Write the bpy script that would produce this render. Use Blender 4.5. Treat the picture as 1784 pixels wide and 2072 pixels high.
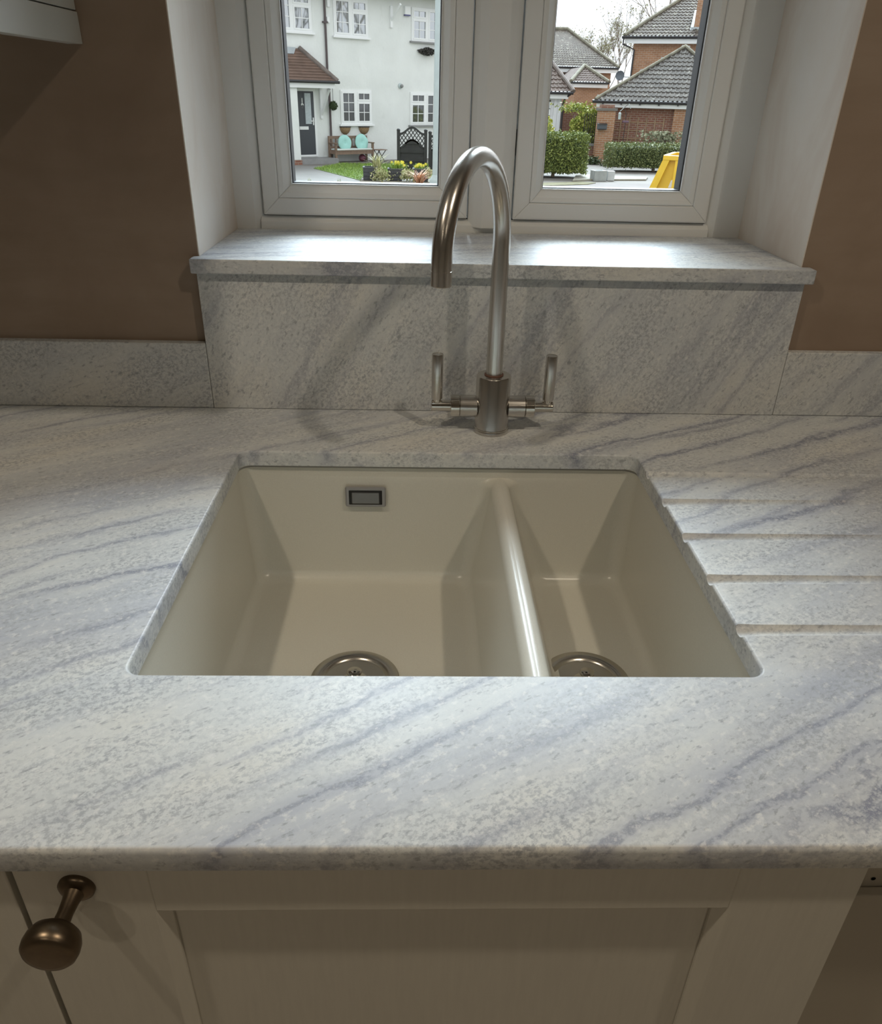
import bpy, bmesh, math, random
from mathutils import Vector, Matrix
random.seed(7)
for o in list(bpy.data.objects): bpy.data.objects.remove(o, do_unlink=True)
S = bpy.context.scene
COL = S.collection
PI = math.pi
CT = 0.9                      # worktop height above the kitchen floor (m)

# ------------------------------------------------------------------ camera
CAMP = Vector((.27761, -.32817, .43769 + CT)); PITCH, YAW, ROLL, FPX = .50574, .03156, .02464, 1524.337
IW, IH = 1784, 2072
_fw = Vector((math.sin(YAW)*math.cos(PITCH), math.cos(YAW)*math.cos(PITCH), -math.sin(PITCH)))
_r0 = Vector((math.cos(YAW), -math.sin(YAW), 0)); _u0 = _r0.cross(_fw)
_R = _r0*math.cos(ROLL) + _u0*math.sin(ROLL); _U = -_r0*math.sin(ROLL) + _u0*math.cos(ROLL)
cam = bpy.data.cameras.new('camera'); camo = bpy.data.objects.new('camera', cam); COL.objects.link(camo)
cam.sensor_fit = 'HORIZONTAL'; cam.sensor_width = 36; cam.lens = FPX/IW*36
cam.clip_start = .02; cam.clip_end = 400
M = Matrix.Identity(4)
for i in range(3): M[i][0] = _R[i]; M[i][1] = _U[i]; M[i][2] = -_fw[i]; M[i][3] = CAMP[i]
camo.matrix_world = M
S.camera = camo

def ray(u, v): return _fw + _R*((u-IW/2)/FPX) - _U*((v-IH/2)/FPX)
def aty(u, v, y): d = ray(u, v); return CAMP + d*((y-CAMP.y)/d.y)
def atz(u, v, z): d = ray(u, v); return CAMP + d*((z-CAMP.z)/d.z)

# ------------------------------------------------------------------ sky, sun, exposure
SKY = 1.6
w = bpy.data.worlds.new('overcast_sky'); S.world = w; w.use_nodes = True
nt = w.node_tree; nt.nodes.clear()
wo = nt.nodes.new('ShaderNodeOutputWorld'); bg = nt.nodes.new('ShaderNodeBackground')
tc = nt.nodes.new('ShaderNodeTexCoord'); wn = nt.nodes.new('ShaderNodeTexNoise'); wr = nt.nodes.new('ShaderNodeValToRGB')
wn.inputs['Scale'].default_value = 2.2; wn.inputs['Detail'].default_value = 5
wr.color_ramp.elements[0].position = .35; wr.color_ramp.elements[0].color = (.80, .87, .96, 1)
wr.color_ramp.elements[1].position = .65; wr.color_ramp.elements[1].color = (.97, 1.0, 1.02, 1)
nt.links.new(tc.outputs['Generated'], wn.inputs['Vector']); nt.links.new(wn.outputs['Fac'], wr.inputs['Fac'])
nt.links.new(wr.outputs['Color'], bg.inputs['Color']); nt.links.new(bg.outputs['Background'], wo.inputs['Surface'])
bg.inputs['Strength'].default_value = SKY

sun = bpy.data.lights.new('hazy_sun', 'SUN'); suno = bpy.data.objects.new('hazy_sun', sun); COL.objects.link(suno)
SAZ, SEL = math.radians(11), math.radians(43)
sd = Vector((math.sin(SAZ)*math.cos(SEL), math.cos(SAZ)*math.cos(SEL), math.sin(SEL)))
suno.rotation_euler = sd.to_track_quat('Z', 'Y').to_euler(); suno.location = (2, 12, 14)
sun.energy = 11.5; sun.angle = math.radians(42); sun.color = (.77, .905, 1.0)

vs = S.view_settings
S.display_settings.display_device = 'sRGB'
vs.view_transform = 'Standard'; vs.look = 'None'; vs.gamma = 1; vs.use_curve_mapping = False
vs.exposure = 0.2

# ------------------------------------------------------------------ materials
def nmat(name):
    m = bpy.data.materials.new(name); m.use_nodes = True; t = m.node_tree
    return m, t, t.nodes['Principled BSDF']
def setp(b, **k):
    for n, v in k.items():
        n = n.replace('_', ' ')
        b.inputs[n].default_value = v
def ramp(t, src, stops):
    r = t.nodes.new('ShaderNodeValToRGB'); e = r.color_ramp.elements
    while len(e) < len(stops): e.new(.5)
    for i, (p, c) in enumerate(stops):
        e[i].position = p; e[i].color = (c, c, c, 1) if not isinstance(c, tuple) else (*c, 1)
    t.links.new(src, r.inputs['Fac']); return r.outputs['Color']
def mapping(t, rot=(0,0,0), scale=(1,1,1), loc=(0,0,0)):
    c = t.nodes.new('ShaderNodeTexCoord'); m = t.nodes.new('ShaderNodeMapping')
    m.inputs['Rotation'].default_value = rot; m.inputs['Scale'].default_value = scale; m.inputs['Location'].default_value = loc
    t.links.new(c.outputs['Object'], m.inputs['Vector']); return m.outputs['Vector']
def noise(t, vec, scale, detail=4, rough=.55, dist=0):
    n = t.nodes.new('ShaderNodeTexNoise'); n.inputs['Scale'].default_value = scale; n.inputs['Detail'].default_value = detail
    n.inputs['Roughness'].default_value = rough; n.inputs['Distortion'].default_value = dist
    if vec is not None: t.links.new(vec, n.inputs['Vector'])
    return n.outputs['Fac']
def mixc(t, fac, a, b, mode='MIX'):
    m = t.nodes.new('ShaderNodeMix'); m.data_type = 'RGBA'; m.blend_type = mode
    for sock, val in ((m.inputs[0], fac), (m.inputs[6], a), (m.inputs[7], b)):
        if isinstance(val, (int, float)): sock.default_value = val
        elif isinstance(val, tuple): sock.default_value = (*val, 1)
        else: t.links.new(val, sock)
    return m.outputs[2]
def mathn(t, op, a, b):
    m = t.nodes.new('ShaderNodeMath'); m.operation = op
    for s, v in ((m.inputs[0], a), (m.inputs[1], b)):
        if isinstance(v, (int, float)): s.default_value = v
        else: t.links.new(v, s)
    return m.outputs[0]
def bump(t, b, h, strength=.2, dist=.002):
    n = t.nodes.new('ShaderNodeBump'); n.inputs['Strength'].default_value = strength; n.inputs['Distance'].default_value = dist
    t.links.new(h, n.inputs['Height']); t.links.new(n.outputs['Normal'], b.inputs['Normal'])

def plain(name, col, rough=.5, metal=0, var=0, vscale=5, bmp=0, bscale=60, stretch=(1,1,1), spec=.5):
    m, t, b = nmat(name); setp(b, Roughness=rough, Metallic=metal, Specular_IOR_Level=spec)
    vec = mapping(t, scale=stretch)
    if var:
        n = noise(t, vec, vscale, 5)
        lo = tuple(c*(1-var) for c in col); hi = tuple(min(1, c*(1+var)) for c in col)
        t.links.new(ramp(t, n, [(.3, lo), (.7, hi)]), b.inputs['Base Color'])
    else: b.inputs['Base Color'].default_value = (*col, 1)
    if bmp: bump(t, b, noise(t, vec, bscale, 3), bmp)
    return m

def stone(name, rot, axis='z', loc=(0,0,0), vein=1.0, scl=1.0):
    """pale blue-grey quartzite: soft beige and white ground, blue-grey drifts, broken dark veins, flecks"""
    m, t, b = nmat(name)
    r = {'z': (0, 0, rot), 'y': (0, rot, 0)}[axis]
    st = lambda k: {'z': (1/k, 1, 1), 'y': (1/k, 1, 1)}[axis]
    base_vec = mapping(t, rot=r, scale=(1,1,1), loc=loc)
    def vec(k):
        mp = t.nodes.new('ShaderNodeMapping'); mp.inputs['Scale'].default_value = tuple(s*scl for s in st(k))
        t.links.new(base_vec, mp.inputs['Vector']); return mp.outputs['Vector']
    v4, v3, v2, v1 = vec(4.5), vec(3.0), vec(2.2), vec(1.2)
    ground = ramp(t, noise(t, v2, 9, 7, .62), [(.30, (.57, .60, .62)), (.50, (.665, .685, .685)), (.68, (.71, .705, .665))])
    drift = ramp(t, noise(t, v4, 6.0, 8, .66, .5), [(.48, 0.), (.66, .75*vein)])
    c = mixc(t, drift, ground, (.43, .46, .54))
    # granular grey mottling
    g1 = ramp(t, noise(t, v1, 230, 5, .72), [(.46, 0.), (.57, 1.)])
    g2 = ramp(t, noise(t, v3, 22, 6, .66), [(.40, .10), (.62, .85)])
    c = mixc(t, mathn(t, 'MULTIPLY', g1, g2), c, (.37, .39, .42))
    # long wandering veins running with the grain, broken up, each with a soft halo
    sp = t.nodes.new('ShaderNodeSeparateXYZ'); t.links.new(base_vec, sp.inputs[0]); perp = sp.outputs['Y' if axis == 'z' else 'Z']
    for per, ph, w1, w2, sc, st_, cl in ((.071, .3, .15, .034, 4.0, .92, (.15, .165, .245)), (.043, 1.9, .11, .026, 6.5, .75, (.20, .215, .29))):
        mp = t.nodes.new('ShaderNodeMapping'); mp.inputs['Location'].default_value = (ph, ph*1.7, ph*.6); t.links.new(v4, mp.inputs['Vector'])
        a1 = mathn(t, 'MULTIPLY', mathn(t, 'SUBTRACT', noise(t, mp.outputs['Vector'], 5, 2), .5), w1)
        a2 = mathn(t, 'MULTIPLY', mathn(t, 'SUBTRACT', noise(t, v2, 45, 4, .6), .5), w2)
        a3 = mathn(t, 'MULTIPLY', mathn(t, 'SUBTRACT', noise(t, v2, 15, 3), .5), .045)
        tot = mathn(t, 'ADD', mathn(t, 'ADD', mathn(t, 'ADD', perp, a1), a2), a3)
        sn = mathn(t, 'SINE', mathn(t, 'MULTIPLY', tot, 2*PI/per), 0)
        vn = ramp(t, sn, [(.80, 0.), (.985, 1.)]); halo = ramp(t, sn, [(.05, 0.), (1., .42*vein)])
        msk = ramp(t, noise(t, mp.outputs['Vector'], sc*1.3, 4), [(.49, 0.), (.60, 1.)])
        brk = ramp(t, noise(t, v1, 120, 6, .74), [(.42, .05), (.56, 1.)])
        c = mixc(t, mathn(t, 'MULTIPLY', halo, msk), c, (.385, .41, .49))
        c = mixc(t, mathn(t, 'MULTIPLY', mathn(t, 'MULTIPLY', mathn(t, 'MULTIPLY', vn, msk), brk), st_*vein), c, cl)
    fl = ramp(t, noise(t, v2, 200, 5, .62), [(.575, 0.), (.66, .7)])
    c = mixc(t, fl, c, (.29, .305, .335))
    wh = ramp(t, noise(t, v1, 120, 5, .66), [(.54, 0.), (.66, .6)])
    c = mixc(t, wh, c, (.79, .79, .775))
    t.links.new(c, b.inputs['Base Color'])
    setp(b, Roughness=.46, Specular_IOR_Level=.45)
    bump(t, b, noise(t, v1, 120, 3), .03, .001)
    return m

MT = {}
MT['stone_top'] = stone('worktop_stone', math.radians(-31))
MT['stone_sill'] = stone('sill_stone', math.radians(-12), loc=(3.1, 1.7, 0), vein=.8)
MT['stone_riser'] = stone('riser_stone', math.radians(62), 'y', loc=(1.3, 0, 2.2), vein=.45)
MT['stone_up_l'] = stone('upstand_stone_l', math.radians(25), 'y', loc=(5.3, 0, 1.2), vein=.4)
MT['stone_up_r'] = stone('upstand_stone_r', math.radians(52), 'y', loc=(2.3, 0, 4.2), vein=.4)

def plaster():
    m, t, b = nmat('bare_plaster'); v = mapping(t)
    c = ramp(t, noise(t, v, 2.6, 6, .6, .6), [(.28, (.275, .20, .148)), (.5, (.345, .262, .20)), (.72, (.39, .31, .245))])
    st = ramp(t, noise(t, mapping(t, rot=(0, .6, 0), scale=(1, 1, 5)), 6, 5), [(.45, 0.), (.75, .35)])
    c = mixc(t, st, c, (.26, .195, .14))
    t.links.new(c, b.inputs['Base Color']); setp(b, Roughness=.75, Specular_IOR_Level=.25)
    bump(t, b, noise(t, v, 25, 4), .08, .003); return m
MT['plaster'] = plaster()
def plaster_lit():  # same plaster as the wall, window brightness put into its colour
    m, t, b = nmat('lit_reveal_plaster'); v = mapping(t, scale=(1, 1, .5))
    c = ramp(t, noise(t, v, 7, 5, .6, .5), [(.3, (.70, .61, .53)), (.55, (.80, .745, .68)), (.75, (.82, .79, .75))])
    t.links.new(c, b.inputs['Base Color']); setp(b, Roughness=.7, Specular_IOR_Level=.3)
    bump(t, b, noise(t, v, 30, 4), .08, .002); return m
MT['reveal'] = plaster_lit()
MT['upvc'] = plain('white_upvc', (.82, .83, .815), .32, var=.02)
MT['gasket'] = plain('black_gasket', (.012, .012, .016), .5)
MT['spacer'] = plain('grey_spacer_bar', (.10, .10, .11), .45)
MT['whitebead'] = plain('white_edge', (.85, .86, .86), .3)
MT['ceramic'] = plain('cream_composite', (.66, .645, .575), .26, var=.035, vscale=700)
MT['sealant'] = plain('grey_sealant', (.30, .29, .27), .5)
def brushed(name, col, rough, rot=(0,0,0)):
    m, t, b = nmat(name); setp(b, Metallic=1.0, Roughness=rough)
    b.inputs['Base Color'].default_value = (*col, 1)
    n = noise(t, mapping(t, scale=(40, 40, 900), rot=rot), 3, 2)
    rr_ = t.nodes.new('ShaderNodeMapRange'); rr_.inputs[3].default_value = rough*.92; rr_.inputs[4].default_value = rough*1.1
    t.links.new(n, rr_.inputs[0]); t.links.new(rr_.outputs[0], b.inputs['Roughness'])
    return m
MT['nickel'] = brushed('brushed_nickel', (.62, .595, .56), .24)
MT['chrome'] = plain('bright_nickel', (.68, .65, .60), .10, 1)
MT['steel'] = brushed('drain_steel', (.60, .57, .52), .24)
MT['darksteel'] = plain('dark_drain_hole', (.06, .055, .05), .3, 1)
MT['ovf_rim'] = plain('overflow_rim', (.33, .33, .34), .35, .3)
MT['ovf_plate'] = plain('overflow_plate', (.22, .22, .225), .35, .8)
MT['black'] = plain('black_slot', (.008, .008, .008), .6)
MT['bronze'] = plain('antique_bronze', (.17, .13, .09), .34, 1, var=.25, vscale=40)
def paint():
    m, t, b = nmat('stone_grey_cabinet_paint')
    n = noise(t, mapping(t, scale=(14, 14, 1.2)), 18, 4)
    t.links.new(ramp(t, n, [(.3, (.60, .575, .51)), (.7, (.63, .605, .535))]), b.inputs['Base Color'])
    setp(b, Roughness=.48); bump(t, b, n, .12, .0006); return m
MT['paint'] = paint()
MT['wpaint'] = plain('pale_grey_cabinet_paint', (.56, .575, .545), .38)
MT['carcass'] = plain('carcass_board', (.43, .39, .32), .55)
MT['dark_in'] = plain('dark_cabinet_inside', (.10, .09, .075), .7)
MT['tile'] = plain('floor_tile', (.50, .45, .385), .5, var=.1, vscale=3)
MT['paintwall'] = plain('white_ceiling_paint', (.48, .46, .42), .8)
MT['lampglow'] = None
def glass():
    m = bpy.data.materials.new('window_glass'); m.use_nodes = True; t = m.node_tree; t.nodes.clear()
    o = t.nodes.new('ShaderNodeOutputMaterial'); mx = t.nodes.new('ShaderNodeMixShader')
    tr = t.nodes.new('ShaderNodeBsdfTransparent'); gl = t.nodes.new('ShaderNodeBsdfGlossy'); fr = t.nodes.new('ShaderNodeFresnel')
    tr.inputs['Color'].default_value = (.985, .99, .985, 1); gl.inputs['Roughness'].default_value = 0; fr.inputs['IOR'].default_value = 1.35
    t.links.new(fr.outputs[0], mx.inputs[0]); t.links.new(tr.outputs[0], mx.inputs[1]); t.links.new(gl.outputs[0], mx.inputs[2]); t.links.new(mx.outputs[0], o.inputs['Surface'])
    return m
MT['glass'] = glass()

# outdoors
def brick(name, c1, c2, mortar, bw=.225, bh=.075):
    m, t, b = nmat(name); c = t.nodes.new('ShaderNodeTexCoord'); sx = t.nodes.new('ShaderNodeSeparateXYZ'); cx = t.nodes.new('ShaderNodeCombineXYZ')
    t.links.new(c.outputs['Object'], sx.inputs[0])
    t.links.new(mathn(t, 'ADD', sx.outputs[0], sx.outputs[1]), cx.inputs[0]); t.links.new(sx.outputs[2], cx.inputs[1])
    br = t.nodes.new('ShaderNodeTexBrick'); br.inputs['Scale'].default_value = 1; br.inputs['Brick Width'].default_value = bw; br.inputs['Row Height'].default_value = bh
    br.inputs['Mortar Size'].default_value = .009; br.inputs['Color1'].default_value = (*c1, 1); br.inputs['Color2'].default_value = (*c2, 1); br.inputs['Mortar'].default_value = (*mortar, 1)
    br.inputs['Bias'].default_value = -.1
    t.links.new(cx.outputs[0], br.inputs['Vector'])
    col = mixc(t, ramp(t, noise(t, c.outputs['Object'], 3, 5), [(.35, 0.), (.7, .3)]), br.outputs['Color'], tuple(x*.6 for x in c1))
    t.links.new(col, b.inputs['Base Color']); setp(b, Roughness=.85, Specular_IOR_Level=.2); return m
MT['brick_red'] = brick('red_brick', (.25, .115, .078), (.19, .085, .062), (.33, .27, .22))
MT['brick_org'] = brick('orange_brick', (.38, .20, .11), (.30, .15, .085), (.40, .33, .26))
def render_white():
    m, t, b = nmat('white_render'); v = mapping(t)
    c = ramp(t, noise(t, v, .9, 6, .6), [(.3, (.63, .645, .62)), (.7, (.72, .735, .71))])
    st = ramp(t, noise(t, mapping(t, scale=(1, 1, .45)), 2.6, 8, .7), [(.60, 0.), (.74, .4)])
    c = mixc(t, st, c, (.47, .475, .455))
    t.links.new(c, b.inputs['Base Color']); setp(b, Roughness=.85, Specular_IOR_Level=.2); bump(t, b, noise(t, v, 12, 5), .3, .03); return m
MT['render'] = render_white()
MT['white'] = plain('white_paint_outdoor', (.74, .75, .74), .5)
MT['cladding'] = plain('white_boarding', (.68, .69, .70), .6, var=.06, vscale=4, stretch=(8, 8, .5))
def tilemat(name, c, lichen, amt):
    m, t, b = nmat(name); oi = t.nodes.new('ShaderNodeObjectInfo'); v = mapping(t)
    g = t.nodes.new('ShaderNodeNewGeometry')
    base = ramp(t, noise(t, g.outputs['Position'], 2.2, 5), [(.3, tuple(x*.75 for x in c)), (.7, tuple(min(1, x*1.25) for x in c))])
    base = mixc(t, mathn(t, 'MULTIPLY', oi.outputs['Random'], .35), base, tuple(x*.65 for x in c))
    sp = ramp(t, noise(t, g.outputs['Position'], 5.5, 7, .7), [(.56, 0.), (.60+.08*(1-amt), amt)])
    t.links.new(mixc(t, sp, base, lichen), b.inputs['Base Color']); setp(b, Roughness=.85, Specular_IOR_Level=.25); return m
MT['tile_grey'] = tilemat('grey_roof_tile', (.088, .078, .068), (.30, .29, .25), .55)
MT['tile_brown'] = tilemat('brown_roof_tile', (.10, .083, .068), (.35, .345, .28), .7)
MT['tile_red'] = tilemat('red_brown_roof_tile', (.105, .074, .06), (.30, .275, .235), .4)
MT['tile_porch'] = tilemat('clay_porch_tile', (.155, .105, .082), (.26, .15, .10), .4)
MT['hip'] = plain('mossy_ridge_tile', (.19, .18, .135), .9, var=.3, vscale=4)
MT['hip_dark'] = plain('dark_hip_tile', (.15, .125, .11), .9, var=.25, vscale=4)
MT['lead'] = plain('lead_flashing', (.36, .39, .40), .6, var=.1)
MT['gutter'] = plain('black_plastic_gutter', (.022, .021, .023), .4)
MT['downpipe'] = plain('dark_brown_downpipe', (.075, .055, .055), .45)
MT['pane'] = plain('dark_house_glass', (.055, .058, .058), .04, spec=1.0)
MT['pane_sky'] = plain('sky_reflecting_house_glass', (.06, .085, .095), .03, spec=2.2)
for k in ('pane', 'pane_sky'): pass
MT['pane'].node_tree.nodes['Principled BSDF'].inputs['IOR'].default_value = 1.45
MT['pane_sky'].node_tree.nodes['Principled BSDF'].inputs['IOR'].default_value = 1.75
MT['obscure'] = plain('obscured_door_glass', (.42, .47, .49), .25, var=.1, vscale=20)
MT['doorpaint'] = plain('charcoal_door', (.045, .05, .06), .4)
MT['soffit'] = plain('grey_white_soffit', (.55, .55, .54), .7)
MT['concrete'] = plain('pale_concrete', (.145, .132, .116), .9, var=.12, vscale=1.2)
MT['path'] = plain('pale_path', (.185, .182, .172), .9, var=.1, vscale=1.5)
MT['road'] = plain('pink_grey_road', (.14, .122, .113), .9, var=.1, vscale=2)
MT['step'] = plain('grey_step', (.24, .24, .235), .9, var=.1)
MT['lawn'] = plain('lawn_green', (.10, .16, .035), .9, var=.25, vscale=6)
MT['verge'] = plain('dry_verge', (.13, .12, .06), .95, var=.3, vscale=5)
MT['soil'] = plain('soil', (.12, .10, .07), .95, var=.2)
MT['gravel'] = plain('gravel', (.36, .33, .30), .95, var=.25, vscale=18)
MT['benchwood'] = plain('weathered_bench_wood', (.20, .135, .095), .7, var=.2, vscale=12)
MT['mint'] = plain('mint_cushion_fabric', (.34, .60, .545), .9, var=.06)
MT['seatpad'] = plain('pale_seat_pad', (.60, .66, .62), .9)
MT['coir'] = plain('coir_basket', (.24, .16, .085), .95, var=.35, vscale=25)
MT['fenceblack'] = plain('black_fence_stain', (.022, .022, .022), .7, var=.3, vscale=8)
MT['planter'] = plain('charcoal_planter', (.05, .052, .056), .7, var=.25, vscale=8)
MT['galv'] = plain('galvanised_grey_green', (.40, .46, .45), .55, var=.06)
MT['plastic_dark'] = plain('dark_grey_plastic', (.06, .07, .08), .5)
MT['purple'] = plain('dark_red_ball', (.16, .04, .07), .4)
MT['yellow'] = plain('yellow_skip_paint', (.72, .46, .03), .45, var=.08, vscale=3)
MT['rust'] = plain('dark_skip_inner', (.20, .13, .03), .7, var=.3)
MT['block'] = plain('grey_block', (.30, .32, .31), .9, var=.15)
MT['bag'] = plain('pale_grey_block', (.44, .46, .46), .8, var=.1)
MT['dish'] = plain('grey_dish', (.12, .14, .16), .5)
MT['trelliswood'] = plain('weathered_trellis', (.30, .21, .13), .85, var=.15)
MT['bark'] = plain('bark', (.20, .165, .13), .95, var=.2)
MT['wire'] = plain('black_wire', (.02, .02, .02), .5)
def leafm(name, stops, rough=.6):
    m, t, b = nmat(name); g = t.nodes.new('ShaderNodeNewGeometry')
    n = t.nodes.new('ShaderNodeTexWhiteNoise'); n.noise_dimensions = '1D'
    t.links.new(g.outputs['Random Per Island'], n.inputs['W'])
    t.links.new(ramp(t, n.outputs['Value'], stops), b.inputs['Base Color']); setp(b, Roughness=rough, Specular_IOR_Level=.3)
    return m
MT['lf_hedge'] = leafm('hedge_leaf', [(0, (.09, .125, .035)), (.6, (.155, .195, .05)), (1, (.27, .31, .085))])
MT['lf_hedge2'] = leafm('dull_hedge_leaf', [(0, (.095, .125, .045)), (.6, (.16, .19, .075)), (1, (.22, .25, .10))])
MT['lf_yellow'] = leafm('golden_leaf', [(0, (.26, .28, .05)), (.6, (.44, .44, .08)), (1, (.58, .55, .14))])
MT['lf_ivy'] = leafm('ivy_leaf', [(0, (.13, .17, .035)), (.6, (.27, .31, .06)), (1, (.46, .46, .12))])
MT['lf_var'] = leafm('variegated_leaf', [(0, (.17, .20, .06)), (.5, (.38, .38, .18)), (1, (.56, .53, .32))])
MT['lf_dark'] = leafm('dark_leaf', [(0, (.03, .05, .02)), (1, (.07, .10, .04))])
MT['lf_grass'] = leafm('daffodil_blade', [(0, (.13, .22, .03)), (1, (.28, .40, .08))])
MT['lf_daff'] = leafm('daffodil_petal', [(0, (.68, .58, .04)), (1, (.82, .76, .18))])
MT['lf_orange'] = leafm('copper_grass_blade', [(0, (.36, .16, .08)), (.6, (.55, .28, .16)), (1, (.60, .42, .28))])
MT['lf_bud'] = leafm('budding_leaf', [(0, (.20, .19, .10)), (1, (.34, .34, .17))])
MT['lf_twig'] = leafm('dry_twig', [(0, (.035, .033, .03)), (1, (.09, .085, .075))])
MT['lf_pale'] = leafm('grey_green_leaf', [(0, (.20, .22, .14)), (1, (.40, .41, .28))])

# ------------------------------------------------------------------ mesh helpers
class MB:
    def __init__(s): s.v = []; s.f = []
    def add(s, vs_, fs):
        k = len(s.v); s.v += [tuple(p) for p in vs_]; s.f += [tuple(i+k for i in q) for q in fs]; return s
    def box(s, x0, x1, y0, y1, z0, z1):
        return s.add([(x0,y0,z0),(x1,y0,z0),(x1,y1,z0),(x0,y1,z0),(x0,y0,z1),(x1,y0,z1),(x1,y1,z1),(x0,y1,z1)],
                     [(3,2,1,0),(4,5,6,7),(0,1,5,4),(1,2,6,5),(2,3,7,6),(3,0,4,7)])
    def prism(s, poly, ax, a, b):
        """poly of 2D points swept along axis ax ('x': poly=(y,z), 'y': poly=(x,z), 'z': poly=(x,y))"""
        f = {'x': lambda p, q: (q, p[0], p[1]), 'y': lambda p, q: (p[0], q, p[1]), 'z': lambda p, q: (p[0], p[1], q)}[ax]
        n = len(poly); vv = [f(p, a) for p in poly] + [f(p, b) for p in poly]
        return s.add(vv, [tuple(range(n-1, -1, -1)), tuple(range(n, 2*n))] + [(i, (i+1) % n, n+(i+1) % n, n+i) for i in range(n)])
    def tube(s, pts, r, seg=12, caps=True):
        pts = [Vector(p) for p in pts]; n = len(pts); rs = r if isinstance(r, (list, tuple)) else [r]*n
        t0 = (pts[1]-pts[0]).normalized(); up = Vector((0,0,1)) if abs(t0.z) < .9 else Vector((1,0,0))
        a = t0.cross(up).normalized(); vv = []; ff = []
        for i, p in enumerate(pts):
            t = (pts[min(i+1, n-1)]-pts[max(i-1, 0)]).normalized()
            a = (a - t*a.dot(t)).normalized(); b = t.cross(a)
            vv += [p + a*math.cos(2*PI*k/seg)*rs[i] + b*math.sin(2*PI*k/seg)*rs[i] for k in range(seg)]
        for i in range(n-1):
            for k in range(seg):
                k2 = (k+1) % seg; ff.append((i*seg+k, i*seg+k2, (i+1)*seg+k2, (i+1)*seg+k))
        if caps: ff += [tuple(range(seg-1, -1, -1)), tuple(range((n-1)*seg, n*seg))]
        return s.add(vv, ff)
    def lathe(s, prof, c, ax='z', seg=32):
        """prof = (radius, height) pairs along axis through c"""
        c = Vector(c); A = {'z': (Vector((1,0,0)), Vector((0,1,0)), Vector((0,0,1))), 'x': (Vector((0,1,0)), Vector((0,0,1)), Vector((1,0,0))), 'y': (Vector((0,0,1)), Vector((1,0,0)), Vector((0,1,0)))}[ax]
        vv = []; ff = []; n = len(prof)
        for r, h in prof:
            vv += [c + A[2]*h + A[0]*r*math.cos(2*PI*k/seg) + A[1]*r*math.sin(2*PI*k/seg) for k in range(seg)]
        for i in range(n-1):
            for k in range(seg):
                k2 = (k+1) % seg; ff.append((i*seg+k, i*seg+k2, (i+1)*seg+k2, (i+1)*seg+k))
        if prof[0][0] > 1e-6: ff.append(tuple(range(seg-1, -1, -1)))
        if prof[-1][0] > 1e-6: ff.append(tuple(range((n-1)*seg, n*seg)))
        return s.add(vv, ff)
    def ball(s, c, rx, ry, rz, seg=14, rings=9):
        c = Vector(c); vv = [c+Vector((0,0,-rz))]; ff = []
        for i in range(1, rings):
            a = -PI/2 + PI*i/rings
            vv += [c+Vector((rx*math.cos(a)*math.cos(2*PI*k/seg), ry*math.cos(a)*math.sin(2*PI*k/seg), rz*math.sin(a))) for k in range(seg)]
        vv.append(c+Vector((0,0,rz))); L = len(vv)-1
        for k in range(seg): ff.append((0, 1+(k+1) % seg, 1+k)); ff.append((L, L-seg+k, L-seg+(k+1) % seg))
        for i in range(rings-2):
            for k in range(seg): a = 1+i*seg; ff.append((a+k, a+(k+1) % seg, a+seg+(k+1) % seg, a+seg+k))
        return s.add(vv, ff)
    def loops(s, L, close_last=False, close_first=False):
        n = len(L[0]); vv = [p for l in L for p in l]; ff = []
        for i in range(len(L)-1):
            for k in range(n): k2 = (k+1) % n; ff.append((i*n+k, i*n+k2, (i+1)*n+k2, (i+1)*n+k))
        if close_first: ff.append(tuple(range(n-1, -1, -1)))
        if close_last: ff.append(tuple(range((len(L)-1)*n, len(L)*n)))
        return s.add(vv, ff)
    def leaf(s, c, size, up=.5):
        c = Vector(c); d = Vector((random.gauss(0,1), random.gauss(0,1), random.gauss(0,1)+up)).normalized()
        e = d.cross(Vector((random.gauss(0,1), random.gauss(0,1), random.gauss(0,1)))).normalized(); g = d.cross(e)
        a = size*random.uniform(.6, 1.3); b = a*.55
        return s.add([c-e*a, c-g*b, c+e*a, c+g*b], [(0,1,2,3)])
    def blade(s, p, h, lean, wd, curl=.3):
        p = Vector(p); a = random.uniform(0, 2*PI); d = Vector((math.cos(a), math.sin(a), 0)); e = Vector((-d.y, d.x, 0))*wd
        q = p + d*lean*.4 + Vector((0,0,h*.65)); r = p + d*lean*(1+curl) + Vector((0,0,h))
        return s.add([p-e, p+e, q+e*.8, q-e*.8, r], [(0,1,2,3), (3,2,4)])
    def mesh(s, name):
        m = bpy.data.meshes.new(name); m.from_pydata(s.v, [], s.f); m.update(); return m
    def build(s, name, mat, parent=None, smooth=0, bevel=0, seg=2, fixn=True):
        m = s.mesh(name)
        if fixn:
            b = bmesh.new(); b.from_mesh(m); bmesh.ops.recalc_face_normals(b, faces=b.faces); b.to_mesh(m); b.free()
        m.materials.append(MT[mat] if isinstance(mat, str) else mat)
        if smooth:
            m.shade_smooth(); m.set_sharp_from_angle(angle=math.radians(smooth))
        o = bpy.data.objects.new(name, m); COL.objects.link(o)
        if parent:
            o.parent = parent
            if parent.name in WORLDS: o.matrix_parent_inverse = Matrix.Translation(parent.location).inverted()
        if bevel:
            md = o.modifiers.new('bevel', 'BEVEL'); md.width = bevel; md.segments = seg; md.limit_method = 'ANGLE'; md.angle_limit = math.radians(40)
        return o
def B(x0, x1, y0, y1, z0, z1): return MB().box(x0, x1, y0, y1, z0, z1)
def tag(o, label=None, cat=None, group=None, kind=None):
    if label: o['label'] = label
    if cat: o['category'] = cat
    if group: o['group'] = group
    if kind: o['kind'] = kind
    return o
WORLDS = set()     # things whose parts are written in room coordinates
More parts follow.
